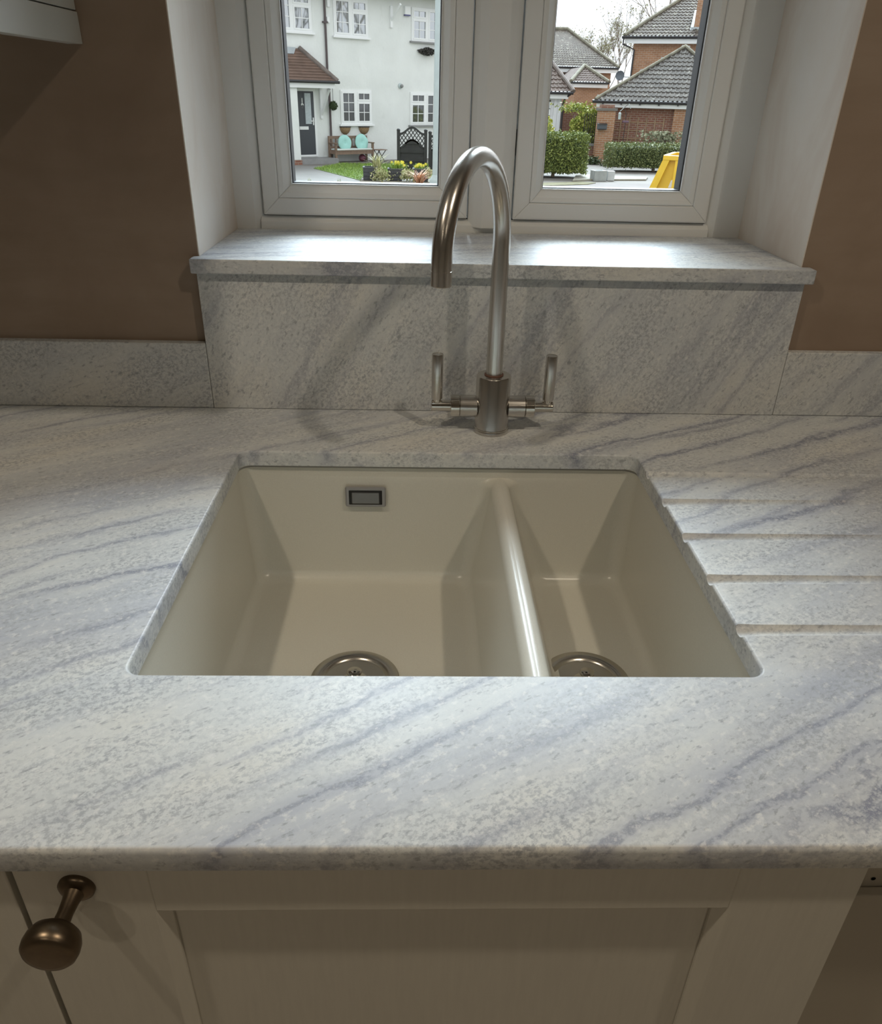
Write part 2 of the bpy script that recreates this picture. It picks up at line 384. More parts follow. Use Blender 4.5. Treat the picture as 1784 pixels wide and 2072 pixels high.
def thing(name, label, cat, loc=(0,0,0), rz=0, group=None, kind=None, world=False):
    o = bpy.data.objects.new(name, None); COL.objects.link(o); o.empty_display_size = .05
    if world: WORLDS.add(o.name)
    o.location = loc; o.rotation_euler = (0, 0, rz)
    return tag(o, label, cat, group, kind)
def rr(x0, x1, y0, y1, r, z, n=6):
    """rounded rectangle; r = one radius or (bl, br, tr, tl)"""
    r = r if isinstance(r, tuple) else (r,)*4; out = []
    for (cx, cy, a0, q) in ((x0+r[0], y0+r[0], PI, r[0]), (x1-r[1], y0+r[1], 1.5*PI, r[1]), (x1-r[2], y1-r[2], 0, r[2]), (x0+r[3], y1-r[3], .5*PI, r[3])):
        for i in range(n+1): a = a0 + .5*PI*i/n; out.append((cx+q*math.cos(a), cy+q*math.sin(a), z))
    return out

# ================================================================== THE ROOM
YW = .8065                    # kitchen face of the window wall
WXL, WXR = -.0438, .8348      # window opening
ZS, ZH = CT+.2275, CT+1.20    # sill top, window head
YF = 1.0626                   # inner face of the window frame
YO = 1.16                     # outer face of the wall
RX0, RX1, RY0, RZ1 = -1.9, 2.5, -2.9, 2.42
def struct(o): o['kind'] = 'structure'; return o
struct(B(RX0-.1, RX1+.1, RY0-.1, YO, -.1, 0).build('floor', 'tile'))
struct(B(RX0-.1, RX1+.1, RY0-.1, YO, RZ1, RZ1+.1).build('ceiling', 'paintwall'))
struct(B(RX0-.1, RX0, RY0, YW, 0, RZ1).build('wall_left', 'paintwall'))
struct(B(RX1, RX1+.1, RY0, YW, 0, RZ1).build('wall_right', 'paintwall'))
struct(B(RX0, RX1, RY0-.1, RY0, 0, RZ1).build('wall_front', 'paintwall'))
wb = MB()
wb.box(RX0, WXL-.0015, YW, YO, 0, RZ1); wb.box(WXR+.0015, RX1, YW, YO, 0, RZ1)
wb.box(WXL-.0015, WXR+.0015, YW, YO, 0, ZS-.0215); wb.box(WXL-.0015, WXR+.0015, YW, YO, ZH+.0015, RZ1)
wall = struct(wb.build('wall_back', 'plaster'))
rv = MB()   # skimmed reveal linings of the window opening, paled to paint in window light
rv.box(WXL-.0015, WXL, YW+.0004, YO-.02, ZS-.0210, ZH); rv.build('reveal_lining', 'reveal', wall)
rv = MB(); rv.box(WXR, WXR+.0015, YW+.0004, YO-.02, ZS-.0210, ZH); rv.build('reveal_lining', 'reveal', wall)
B(WXL-.0015, WXR+.0015, YW+.0004, YO-.02, ZH, ZH+.0015).build('reveal_lining', 'reveal', wall)
# unseen eaves over the window outside, shaped to cut off high sky light
ev = struct(B(RX0-.3, RX1+.3, YO, 2.02, 2.60, 2.68).build('trim_1', 'soffit'))
MB().prism([(1.16, 2.68), (2.02, 2.68), (1.16, 3.3)], 'x', RX0-.3, RX1+.3).build('unseen_roof_edge', 'tile_grey', ev)
B(RX0-.3, RX1+.3, 2.0, 2.03, 2.56, 2.70).build('fascia', 'white', ev)

# ---- window: frame, mullion, two sashes with mitred rails, beads, gaskets, panes
win = thing('window_1', 'white two-sash plastic window above the stone sill', None, (.39, YF, ZS), kind='structure', world=True)
FX0, FX1, FZ0, FZ1 = WXL-.02, WXR+.02, ZS-.03, ZH+.02
def frame_bar(name, prof, path_pts, parent, mat='upvc'): pass
def mitre_frame(x0, x1, z0, z1, prof, names, mat, parent):
    """four bars; prof = list of (inset, y): inset from the outer edge, depth; mitred at corners. order: bottom, top, left, right"""
    def pt(side, end, ins, y):
        if side == 0: return ((x0+ins) if end == 0 else (x1-ins), y, z0+ins)
        if side == 1: return ((x0+ins) if end == 0 else (x1-ins), y, z1-ins)
        if side == 2: return (x0+ins, y, (z0+ins) if end == 0 else (z1-ins))
        return (x1-ins, y, (z0+ins) if end == 0 else (z1-ins))
    out = []
    for side in range(4):
        m = MB(); m.loops([[pt(side, 0, i, y) for i, y in prof], [pt(side, 1, i, y) for i, y in prof]], True, True)
        out.append(m.build(names[side] if isinstance(names, (list, tuple)) else names, mat, parent, bevel=.0012, seg=2))
    return out
SY = YF+.001                  # front face of sashes
# fixed outer frame: 27 mm of it shows above the sill
G1 = (.0035, .3535, CT+.2500); G2 = (.4335, .7735, CT+.2500); GT = ZH-.055
outer = MB()
ch = .010
def bar_v(m, xa, xb, z0, z1, c0, c1):   # upright with chamfered edges c0 / c1 on its left / right
    m.prism([(xa, YF+.062), (xa, YF+c0*.9), (xa+c0, YF), (xb-c1, YF), (xb, YF+c1*.9), (xb, YF+.062)], 'z', z0, z1)
o = MB().prism([(FX0, YF+.062), (FX0, YF), (-.012, YF), (.0015, YF+.010), (.0015, YF+.062)], 'z', FZ0, FZ1).build('frame_jamb', 'upvc', win, bevel=.002)
o = MB().prism([(.7755, YF+.062), (.7755, YF+.010), (.789, YF), (FX1, YF), (FX1, YF+.062)], 'z', FZ0, FZ1).build('frame_jamb', 'upvc', win, bevel=.002)
MB().prism([(YF+.062, FZ0), (YF+.0004, FZ0), (YF+.0004, CT+.2400), (YF+.010, CT+.2480), (YF+.062, CT+.2480)], 'x', -.003, .780).build('frame_rail', 'upvc', win, bevel=.0015)
MB().prism([(YF+.062, FZ1), (YF+.0004, FZ1), (YF+.0004, GT+.012), (YF+.010, GT+.002), (YF+.062, GT+.002)], 'x', -.003, .780).build('frame_rail', 'upvc', win, bevel=.0015)
MB().prism([(.3555, YF+.062), (.3555, YF+.008), (.364, YF-.001), (.378, YF-.012), (.410, YF-.012), (.423, YF-.001), (.4315, YF+.008), (.4315, YF+.062)], 'z', CT+.236, GT+.010).build('mullion', 'upvc', win, bevel=.0015)
B(.002, .3550, YF+.012, YF+.060, CT+.2470, CT+.2505).build('frame_gasket', 'gasket', win)
B(.432, .7750, YF+.012, YF+.060, CT+.2470, CT+.2505).build('frame_gasket', 'gasket', win)
for (x0, x1, z0) in (G1, G2):
    z1 = GT
    sash = B(x0-.001, x0+.004, YF+.02, YF+.05, z0+.1, z0+.14).build('sash', 'gasket', win)
    mitre_frame(x0, x1, z0, z1, [(0, SY+.058), (0, SY+.001), (.0022, SY-.001), (.0255, SY-.001), (.0275, SY+.0005), (.0275, SY+.058)], 'sash_rail', 'upvc', sash)
    mitre_frame(x0+.0278, x1-.0278, z0+.0278, z1-.0278, [(0, SY+.05), (0, SY+.0005), (.003, SY+.0003), (.0085, SY+.002), (.0175, SY+.012), (.0205, SY+.0145), (.0205, SY+.05)], 'glazing_bead', 'upvc', sash)
    mitre_frame(x0+.0480, x1-.0480, z0+.0480, z1-.0480, [(0, SY+.022), (0, SY+.0130), (.0016, SY+.0130), (.0016, SY+.022)], 'bead_seal', 'whitebead', sash)
    mitre_frame(x0+.0482, x1-.0482, z0+.0482, z1-.0482, [(0, SY+.046), (0, SY+.0185), (.0030, SY+.0185), (.0030, SY+.046)], 'spacer_bar', 'gasket', sash)
    for xa in (x0+.0480, x1-.0510): B(xa, xa+.003, SY+.020, SY+.050, z0+.049, z1-.049).build('side_gasket', 'gasket', sash)
    B(x0+.047, x1-.047, SY+.0225, SY+.0255, z0+.047, z1-.047).build('pane', 'glass', sash)

# ---- stone: worktop, sill, splash panel, upstands
TH = .0222
def finish(o, mat, name):
    dg = bpy.context.evaluated_depsgraph_get(); me = bpy.data.meshes.new_from_object(o.evaluated_get(dg)); me.name = name
    me.materials.clear(); me.materials.append(MT[mat]); me.shade_smooth(); me.set_sharp_from_angle(angle=math.radians(32))
    for md in list(o.modifiers): o.modifiers.remove(md)
    o.data = me; return o
CX0, CX1, CY0, CY1 = .0266, .5808, .1721, .6313
slab = MB().prism([(0, CT-TH+.002), (.0006, CT-TH+.0006), (.002, CT-TH), (YW-.0005, CT-TH), (YW-.0005, CT), (.0042, CT), (.0024, CT-.0005), (.0011, CT-.0014), (.0003, CT-.0028), (0, CT-.0046)], 'x', RX0+.002, RX1-.002).build('worktop', 'stone_top')
cut = MB().loops([rr(CX0, CX1, CY0, CY1, .013, CT-.06), rr(CX0, CX1, CY0, CY1, .013, CT-.0030), rr(CX0-.0004, CX1+.0004, CY0-.0004, CY1+.0004, .0134, CT-.0016),
                  rr(CX0-.0016, CX1+.0016, CY0-.0016, CY1+.0016, .0146, CT-.0004), rr(CX0-.0030, CX1+.0030, CY0-.0030, CY1+.0030, .016, CT), rr(CX0-.0030, CX1+.0030, CY0-.0030, CY1+.0030, .016, CT+.05)], True, True).build('cutter', 'stone_top')
GRV = [.5705, .4930, .4080, .3220, .2365]
gm = MB()
for gy in GRV:
    gm.tube([(.50, gy, CT+.0050), (.5808, gy, CT+.0054), (.60, gy, CT+.0058), (1.12, gy+.004, CT+.0096)], [.0118, .0112, .0104, .0098], 28)
grv = gm.build('cutter_g', 'stone_top')
for c_ in (cut, grv):
    md = slab.modifiers.new('b', 'BOOLEAN'); md.operation = 'DIFFERENCE'; md.solver = 'EXACT'; md.object = c_
finish(slab, 'stone_top', 'worktop')
for c_ in (cut, grv): bpy.data.objects.remove(c_, do_unlink=True)
tag(slab, 'pale grey veined stone worktop with sink cutout and drainer grooves', 'worktop')

sl = MB()
SF = .7805
sl.prism([(-.0525, SF), (.8475, SF), (.8475, YW-.0022), (WXR, YW-.0022), (WXR, YF+.0004), (WXL, YF+.0004), (WXL, YW-.0022), (-.0525, YW-.0022)], 'z', ZS-.0205, ZS)
tag(sl.build('window_sill', 'stone_sill', bevel=.0022, seg=3), 'pale veined stone window sill slab with overhanging front edge', 'window sill')
tag(B(-.0468, .8392, .7911, YW-.0005, CT+.0004, ZS-.0208).build('splash_panel', 'stone_riser', bevel=.001), 'tall veined stone splash panel behind the tap, under the window sill', 'splashback')
tag(B(RX0+.002, -.0474, .7911, YW-.0005, CT+.0004, CT+.103).build('upstand', 'stone_up_l', bevel=.0015), 'low veined stone upstand against brown plaster, below the wall cabinet side', 'upstand')
tag(B(.8398, RX1-.002, .7911, YW-.0005, CT+.0004, CT+.103).build('upstand', 'stone_up_r', bevel=.0015), 'low veined stone upstand behind the drainer grooves', 'upstand')

# ---- sink
sk = thing('kitchen_sink', 'cream one-and-a-half bowl undermount sink set into the stone worktop', 'sink', (.30, .40, CT-.235), world=True)
ZT, ZR, ZB = CT-.0262, CT-.0400, CT-.2125     # rim, divider ridge, floor
OX0, OX1, OY0, OY1 = .0236, .5842, .1660, .6370
XR = .3905                                     # ridge of the divider
rad = .020
sb = MB()
sb.loops([rr(OX0-.005, OX1+.005, OY0-.02, OY1+.02, rad+.005, CT-TH-.0008), rr(OX0+.001, OX1-.001, OY0+.001, OY1-.001, rad, CT-TH-.0008), rr(OX0, OX1, OY0, OY1, rad, ZT), rr(OX0+.0005, OX1-.0005, OY0+.0005, OY1-.0005, rad, ZR)])
def bowl(main):
    L = []; hw = .0135
    def lev(z, over, ins, rbase):
        # over: how far the divider-side wall is rolled back from the ridge; ins: fillet inset on every side
        x0, x1 = (OX0+.0005, XR-over) if main else (XR+over, OX1-.0005)
        t = (ZR-z)/(ZR-ZB)
        sx = .010*t                                   # slight draft of the walls
        if main: x0 += sx
        else: x1 -= sx*.2
        r_d = max(.0006, min(rbase, rbase*over/hw)); ra = rbase
        r = (ra+ins*.6, r_d+ins*.6, r_d+ins*.6, ra+ins*.6) if main else (r_d+ins*.6, ra+ins*.6, ra+ins*.6, r_d+ins*.6)
        return rr(x0+ins, x1-ins, OY0+.0005+.004*t+ins, OY1-.0005-.003*t-ins, r, z)
    for k in range(8): a = .5*PI*k/7; L.append(lev(ZR-hw*(1-math.cos(a)), hw*math.sin(a), 0, rad))
    z1 = ZR-hw
    d2 = .030
    ovb = (.0335-hw) if main else (.0545-hw)
    for k in range(1, 9): z = z1+(ZB+.016-z1)*k/8; L.append(lev(z, hw+ovb*k/8, 0, rad))
    for k in range(1, 7): a = .5*PI*k/6; L.append(lev(ZB+.016*(1-math.sin(a)), hw+ovb, .016*(1-math.cos(a)), rad))
    sb.loops(L, True)
bowl(True); bowl(False)
body = sb.build('basin', 'ceramic', sk, smooth=50, fixn=False)
s2 = MB().loops([rr(OX0+.0008, OX1-.0008, OY0+.0008, OY1-.0008, rad, CT-TH-.0002), rr(OX0+.0003, OX1-.0003, OY0+.0003, OY1-.0003, rad, ZT-.0008), rr(OX0-.004, OX1+.004, OY0-.004, OY1+.004, rad+.004, ZT-.0008), rr(OX0-.004, OX1+.004, OY0-.004, OY1+.004, rad+.004, CT-TH-.0002)])
s2.build('sealant_bead', 'sealant', sk)
# rectangular overflow in the back wall of the main bowl
of = B(.1700, .2282, .6285, .6340, CT-.0858, CT-.0540).build('overflow', 'ovf_rim', sk, bevel=.0025)
B(.1752, .2230, .6278, .6330, CT-.0815, CT-.0583).build('overflow_slot', 'black', of, bevel=.001)
B(.1792, .2190, .6268, .6325, CT-.0795, CT-.0612).build('overflow_plate', 'ovf_plate', of, bevel=.0012)
for dx, dy in ((.1970, .403), (.4905, .403)):
    fl = MB().lathe([(.0565, .0003), (.0563, .0022), (.0545, .0034), (.0470, .0040), (.0405, .0022), (.0375, -.0020), (.0362, -.0080), (.0355, -.0080)], (dx, dy, ZB), seg=56).build('drain', 'steel', sk, smooth=40)
    fl['label'] = 'brushed steel waste with strainer basket'
    MB().lathe([(.0372, -.0035), (.0372, -.0030), (.0, -.0030)], (dx, dy, ZB-.004), seg=40).build('drain_hole', 'darksteel', fl, smooth=40)
    MB().lathe([(.0300, -.0065), (.0312, -.0040), (.0300, -.0012), (.0262, .0002), (.0232, -.0008), (.0180, -.0004), (.0120, .0030), (.0055, .0048), (.0, .0050)], (dx, dy, ZB), seg=48).build('strainer_basket', 'chrome', fl, smooth=40)
    MB().lathe([(.0052, .003), (.0052, .011), (.0090, .0130), (.0092, .0155), (.0075, .0168), (.0, .0170)], (dx, dy, ZB), seg=24).build('strainer_knob', 'chrome', fl, smooth=40)

# ---- tap
TX, TY = .3820, .7157
tp = thing('kitchen_tap', 'brushed nickel swan-neck mixer tap with two upright levers', 'tap', (TX, TY, CT), world=True)
MB().lathe([(.0262, .0004), (.0262, .0045), (.0254, .0062), (.0250, .0072), (.0250, .0845), (.0240, .0862), (.0125, .0864), (.0125, .084)], (TX, TY, CT), seg=56).build('tap_body', 'nickel', tp, smooth=40)
MB().lathe([(.0258, .0060), (.0259, .0066), (.0258, .0074), (.0253, .0078)], (TX, TY, CT), seg=56).build('base_ring', 'chrome', tp, smooth=60)
MB().lathe([(.0138, .0860), (.0138, .0876), (.0125, .0882), (.0118, .0882)], (TX, TY, CT), seg=40).build('spout_seal', plain('brown_seal', (.14, .07, .05), .5), tp, smooth=40)
dv = Vector((.2985-TX, .525-TY, 0)); RA = dv.length/2; dv.normalize(); zc = .2720
path = [(TX, TY, CT+.080), (TX, TY, CT+.15), (TX, TY, CT+.22), (TX, TY, CT+zc)]
for k in range(1, 33):
    a = PI*k/32; q = Vector((TX, TY, CT+zc)) + dv*(RA*(1-math.cos(a))) + Vector((0, 0, RA*math.sin(a))); path.append(tuple(q))
e = Vector(path[-1]); path.append((e.x, e.y, e.z-.004))
MB().tube(path, .0117, 40).build('spout', 'nickel', tp, smooth=40)
nz = MB().lathe([(.0110, .0), (.0119, -.0006), (.0119, -.0162), (.0112, -.0170), (.0096, -.0172), (.0094, -.0130), (.0, -.0128)], (e.x, e.y, e.z-.0034), seg=40).build('spout_nozzle', 'nickel', tp, smooth=40)
for sgn in (-1, 1):
    L = lambda d: TX + sgn*d
    def cyl(name, a, b_, r, mat, ch_=.0008, parent=tp):
        d = b_-a
        return MB().lathe([(r-ch_, sgn*a), (r, sgn*(a+ch_)), (r, sgn*(b_-ch_)), (r-ch_, sgn*b_)], (TX, TY, CT+.0385), 'x', 36).build(name, mat, parent, smooth=35)
    cyl('valve_sleeve', .0225, .0478, .0160, 'nickel')
    cyl('valve_ring', .0482, .0615, .0162, 'chrome')
    arm = cyl('lever_arm', .0600, .0895, .0082, 'chrome')
    lx = L(.0815)
    MB().lathe([(.0050, .002), (.0062, .0085), (.0062, .0125)], (lx, TY, CT+.0385), 'z', 24).build('lever_neck', 'chrome', arm, smooth=35)
    MB().lathe([(.0072, .0105), (.0081, .0125), (.0083, .0760), (.0078, .0772), (.0072, .0774), (.0071, .0770), (.0, .0770)], (lx, TY, CT+.0385), 'z', 32).build('lever', 'nickel', arm, smooth=35)

# ---- base cabinets under the worktop
YD = .0068                     # face of the doors
ZD1, ZD0 = CT-.0265, CT-.745
def shaker_door(root, x0, x1, kx=None):
    fw_, dp = .0905, .0065
    px0, px1 = x0+fw_, x1-fw_
    door = B(px0-.008, px1+.008, YD+.0105, YD+.0165, ZD0+.08, ZD1-.036).build('door_panel', 'paint', root)
    # uprights with a chamfered inner edge
    MB().prism([(x0, YD+.0195), (x0, YD+.001), (x0+.001, YD), (px0, YD), (px0+.0085, YD+.0075), (px0+.0085, YD+.0104), (px0, YD+.0104), (px0, YD+.0195)], 'z', ZD0, ZD1).build('stile', 'paint', door, bevel=.0006)
    MB().prism([(x1, YD+.0195), (x1, YD+.001), (x1-.001, YD), (px1, YD), (px1-.0085, YD+.0075), (px1-.0085, YD+.0104), (px1, YD+.0104), (px1, YD+.0195)], 'z', ZD0, ZD1).build('stile', 'paint', door, bevel=.0006)
    zr = CT-.0745
    MB().prism([(YD+.0195, ZD1), (YD+.0004, ZD1), (YD+.0004, zr), (YD+.0020, zr-.0010), (YD+.0030, zr-.0042), (YD+.0075, zr-.0060), (YD+.0104, zr-.0060), (YD+.0104, zr-.002), (YD+.0195, zr-.002)], 'x', px0+.0011, px1-.0011).build('rail', 'paint', door)
    zb = ZD0+.0905
    MB().prism([(YD+.0195, ZD0), (YD+.0004, ZD0), (YD+.0004, zb), (YD+.0075, zb+.006), (YD+.0104, zb+.006), (YD+.0195, zb)], 'x', px0+.0011, px1-.0011).build('rail', 'paint', door)
    return door
def carcass(root, x0, x1, y0=YD+.0215, sd=.018):
    m = MB(); zt = CT-TH-.0008
    m.box(x0, x0+sd, y0, .78, .15, zt); m.box(x1-sd, x1, y0, .78, .15, zt); m.box(x0+.018, x1-.018, y0, .78, .15, .168); m.box(x0+.018, x1-.018, .76, .78, .168, zt)
    m.build('carcass', 'carcass', root)
    B(x0, x1, y0+.05, y0+.065, 0, .149).build('plinth', 'paint', root)
c1 = thing('base_cabinet', 'grey-beige shaker cabinet under the sink with one bronze knob', 'cabinet', (.298, .3, 0), world=True)
carcass(c1, .0002, .5962, sd=.006); shaker_door(c1, .0016, .5952)
kx, kz = .0430, CT-.0465
kn = MB().lathe([(.0, .0), (.0, 0)][:1]+[(.0052, -.0290), (.0120, -.0305), (.0160, -.0335), (.0180, -.0380), (.0185, -.0425), (.0178, -.0465), (.0158, -.0487), (.0120, -.0494), (0, -.0497)], (kx, YD, kz), 'y', 48).build('knob', 'bronze', c1, smooth=60)
MB().lathe([(.0126, .0), (.0126, -.0022), (.0108, -.0040), (.0070, -.0062)], (kx, YD, kz), 'y', 40).build('knob_rose', 'bronze', kn, smooth=60)
MB().lathe([(.0070, -.0055), (.0058, -.0110), (.0052, -.0200), (.0058, -.0300)], (kx, YD, kz), 'y', 32).build('knob_stem', 'bronze', kn, smooth=60)
c2 = thing('base_cabinet', 'grey-beige shaker cabinet without a knob, on the knob side of the sink cabinet', 'cabinet', (-.302, .3, 0), world=True)
carcass(c2, -.6, -.0006); shaker_door(c2, -.5984, -.0030)
c3 = thing('base_cabinet', 'doorless base cabinet with a plain drilled top rail, beside the sink cabinet', 'cabinet', (.898, .3, 0), world=True)
carcass(c3, .5968, 1.1966, .040)
rl = B(.600, 1.19, .0345, .0395, CT-.0930, CT-TH-.0008).build('top_rail', 'carcass', c3, bevel=.001)
MB().lathe([(.0018, -.0004), (.0, -.0004)], (.6275, .0344, CT-.081), 'y', 16).build('screw_hole', 'black', rl)
B(.6, 1.19, .0255, .0335, .16, CT-.0890).build('lower_panel', 'carcass', c3, bevel=.0012)

# ---- wall cabinet: its side and light pelmet
wc = thing('wall_cabinet', 'pale grey wall cabinet with a light pelmet, mounted on the brown plaster', 'cabinet', (-.46, .65, CT+.484), world=True)
B(-.76, -.1572, .46, YW-.001, CT+.5200, CT+1.24).build('cabinet_body', 'wpaint', wc, bevel=.001)
B(-.1752, -.1560, .45, YW-.001, CT+.4840, CT+.5185).build('pelmet', 'wpaint', wc, bevel=.0008)
B(-.76, -.1756, .452, .470, CT+.4840, CT+.5185).build('pelmet', 'wpaint', wc, bevel=.0008)
B(-.76, -.1572, .438, .459, CT+.524, CT+1.24).build('cabinet_door', 'wpaint', wc, bevel=.001)

# ---- ceiling downlights (out of shot)
def emis(name, col, st):
    m = bpy.data.materials.new(name); m.use_nodes = True; t = m.node_tree; t.nodes.clear()
    o = t.nodes.new('ShaderNodeOutputMaterial'); e_ = t.nodes.new('ShaderNodeEmission'); e_.inputs[0].default_value = (*col, 1); e_.inputs[1].default_value = st
    t.links.new(e_.outputs[0], o.inputs[0]); return m
WARM = (1.0, .855, .665)
LAMP = 20.5
DLAB = ('over the worktop, wall cabinet side', 'over the worktop, drainer side', 'over the middle of the room, wall cabinet side', 'over the middle of the room, drainer side')
for i, (lx, ly) in enumerate(((-.42, -.22), (1.02, -.22), (-.42, -1.6), (1.02, -1.6))):
    d = thing('ceiling_downlight', 'warm round ceiling downlight '+DLAB[i], 'light', (lx, ly, RZ1), group='ceiling downlights')
    MB().lathe([(.030, 0), (.030, -.004), (.044, -.005), (.046, -.002), (.046, 0)], (0, 0, 0), seg=32).build('bezel', 'white', d, smooth=40)
    MB().lathe([(.0, -.0015), (.029, -.0015)], (0, 0, 0), seg=24).build('lamp_face', emis('lamp_glow', WARM, 6), d)
    L_ = bpy.data.lights.new('downlight_beam', 'SPOT'); L_.energy = LAMP*(1 if i < 2 else .55); L_.color = WARM; L_.shadow_soft_size = .03; L_.spot_size = math.radians(150); L_.spot_blend = .9
    lo = bpy.data.objects.new('downlight_beam', L_); COL.objects.link(lo); lo.parent = d; lo.location = (0, 0, -.02)

# ================================================================== OUTDOORS
GZ = -.85                      # street level
# ---- ground
g_ = struct(B(-70, 90, 1.2, 160, GZ-.3, GZ).build('ground', 'concrete'))
g_['label'] = 'pale concrete forecourt and ground between the houses'

TH_H = math.radians(38)        # the white houses stand turned 38 degrees to the kitchen wall
HO = Vector((-3.739, 28.926, 0)); Ht = Vector((math.cos(TH_H), math.sin(TH_H), 0)); Hn = Vector((math.sin(TH_H), -math.cos(TH_H), 0))
def fp(u, v, o=0):             # pixel -> (along facade, height) on the plane o metres in front of the facade
    d = ray(u, v); P = CAMP + d*(((HO+Hn*o)-CAMP).dot(Hn)/d.dot(Hn)); q = P-HO; return q.dot(Ht), q.z
def hw_(s, o, z): return HO + Ht*s + Hn*o + Vector((0, 0, z))
hs = thing('house', 'white rendered terrace house with grid windows and charcoal front door', 'house', HO + Vector((0, 0, GZ)), TH_H)
Z0 = -GZ                       # house-local z = world z + Z0
def HB(s0, s1, o0, o1, z0, z1): return MB().box(s0, s1, -o1, -o0, z0+Z0, z1+Z0)   # o = distance in front of the facade
HB(-7, 7.2, -7, 0, GZ, 4.55).build('wall', 'render', hs)
HB(-7.4, 7.6, 0, .62, 4.30, 4.36).build('soffit', 'soffit', hs)
HB(-7.4, 7.6, .60, .64, 4.26, 4.46).build('fascia', 'white', hs)
MB().tube([(-7.4, -.70, 4.44+Z0), (7.6, -.70, 4.44+Z0)], .06, 10).build('gutter', 'gutter', hs)
MB().prism([(-.66, 4.47+Z0), (-.66, 4.53+Z0), (3.5, 7.0+Z0), (7, 4.5+Z0)], 'x', -7.4, 7.6).build('roof', 'tile_grey', hs)
def house_window(s0, s1, z0, z1, casement_left, glassm, sill='white'):
    f = MB(); fr = .055; mid = (s0+s1)/2; bar = .022
    y0, y1 = -.035, .03
    def bx(a, b, c, d): f.box(a, b, y0, y1, c+Z0, d+Z0)
    bx(s0, s1, z0, z0+fr); bx(s0, s1, z1-fr, z1); bx(s0, s0+fr, z0+fr, z1-fr); bx(s1-fr, s1, z0+fr, z1-fr); bx(mid-.05, mid+.05, z0+fr, z1-fr)
    panes = []
    def grid(a, b, c, d, nx, nz):
        st = .05
        f.box(a, b, y0-.012, y1, c+Z0, c+st+Z0); f.box(a, b, y0-.012, y1, d-st+Z0, d+Z0); f.box(a, a+st, y0-.012, y1, c+st+Z0, d-st+Z0); f.box(b-st, b, y0-.012, y1, c+st+Z0, d-st+Z0)
        a += st; b -= st; c += st; d -= st
        for i in range(1, nx): x = a+(b-a)*i/nx; f.box(x-bar/2, x+bar/2, y0+.002, y1, c+Z0, d+Z0)
        for i in range(1, nz): z = c+(d-c)*i/nz; f.box(a, b, y0+.004, y1, z-bar/2+Z0, z+bar/2+Z0)
        for i in range(nx):
            for j in range(nz): panes.append((a+(b-a)*i/nx, a+(b-a)*(i+1)/nx, c+(d-c)*j/nz, c+(d-c)*(j+1)/nz))
    L_, R_ = (s0+fr, mid-.05), (mid+.05, s1-fr)
    cas, fan = (L_, R_) if casement_left else (R_, L_)
    grid(cas[0], cas[1], z0+fr, z1-fr, 2, 3)
    zt = z1-fr-(z1-z0)*.26
    bx(fan[0], fan[1], zt-.04, zt)
    grid(fan[0], fan[1], zt, z1-fr, 2, 1); grid(fan[0], fan[1], z0+fr, zt-.04, 2, 2)
    wf = f.build('window', 'white', hs)
    for a, b, c, d in panes: MB().box(a, b, -.012, .0, c+Z0, d+Z0).build('pane', glassm, wf)
    HB(s0-.07, s1+.07, 0, .10, z0-.055, z0).build('window_ledge', sill, wf)
house_window(-1.07, .375, 3.03, 4.13, True, 'pane_sky')
house_window(1.225, 2.60, 3.00, 4.09, True, 'pane_sky')
house_window(4.48, 5.93, 3.01, 4.03, False, 'pane_sky', 'step')
house_window(1.375, 2.69, .345, 1.415, True, 'pane')
house_window(4.43, 5.90, .31, 1.40, False, 'pane', 'step')
# front door, its frame and furniture
dl, dr, db, dt = -.57, .283, -.60, 1.345
fm = MB()
for a, b, c, d in ((dl-.08, dl, db-.06, dt+.08), (dr, dr+.08, db-.06, dt+.08), (dl, dr, dt, dt+.08), (dl, dr, db-.06, db)): fm.box(a, b, -.04, .02, c+Z0, d+Z0)
fm.build('door_frame', 'white', hs)
dr_ = HB(dl, dr, .0, .025, db, dt).build('front_door', 'doorpaint', hs)
s0_, z0_ = fp(618.5, 252); s1_, z1_ = fp(626.5, 190)
HB(s0_-.06, s1_+.04, .025, .032, z0_-.02, z1_+.06).build('door_light', 'doorpaint', dr_)
HB(s0_-.01, s1_-.0, .032, .036, z0_+.02, z1_+.02).build('door_glass', 'obscure', dr_)
a_, b_ = fp(607, 261), fp(623, 257)
HB(a_[0]-.03, b_[0], .025, .04, a_[1]-.02, b_[1]+.02).build('letter_plate', 'white', dr_)
a_ = fp(633, 247); HB(a_[0]-.02, a_[0]+.02, .025, .04, a_[1]-.09, a_[1]+.14).build('handle_plate', 'white', dr_)
HB(a_[0]-.12, a_[0]+.02, .04, .06, a_[1]+.02, a_[1]+.045).build('door_handle', 'white', dr_)
for ch_, (u, v) in (('1', (609.8, 204)), ('9', (610.6, 214.5))):
    fc = bpy.data.curves.new('door_number', 'FONT'); fc.body = ch_; fc.size = .20; fc.extrude = .006; fc.align_x = 'CENTER'; fc.align_y = 'CENTER'; fc.offset = .006
    fo = bpy.data.objects.new('door_number', fc); COL.objects.link(fo); dg = bpy.context.evaluated_depsgraph_get()
    me = bpy.data.meshes.new_from_object(fo.evaluated_get(dg)); bpy.data.objects.remove(fo, do_unlink=True)
    me.materials.clear(); me.materials.append(MT['white']); fo = bpy.data.objects.new('door_number', me); COL.objects.link(fo); fo.parent = dr_
    a_ = fp(u, v); fo.location = (a_[0], -.032, a_[1]+Z0); fo.rotation_euler = (PI/2, 0, 0)
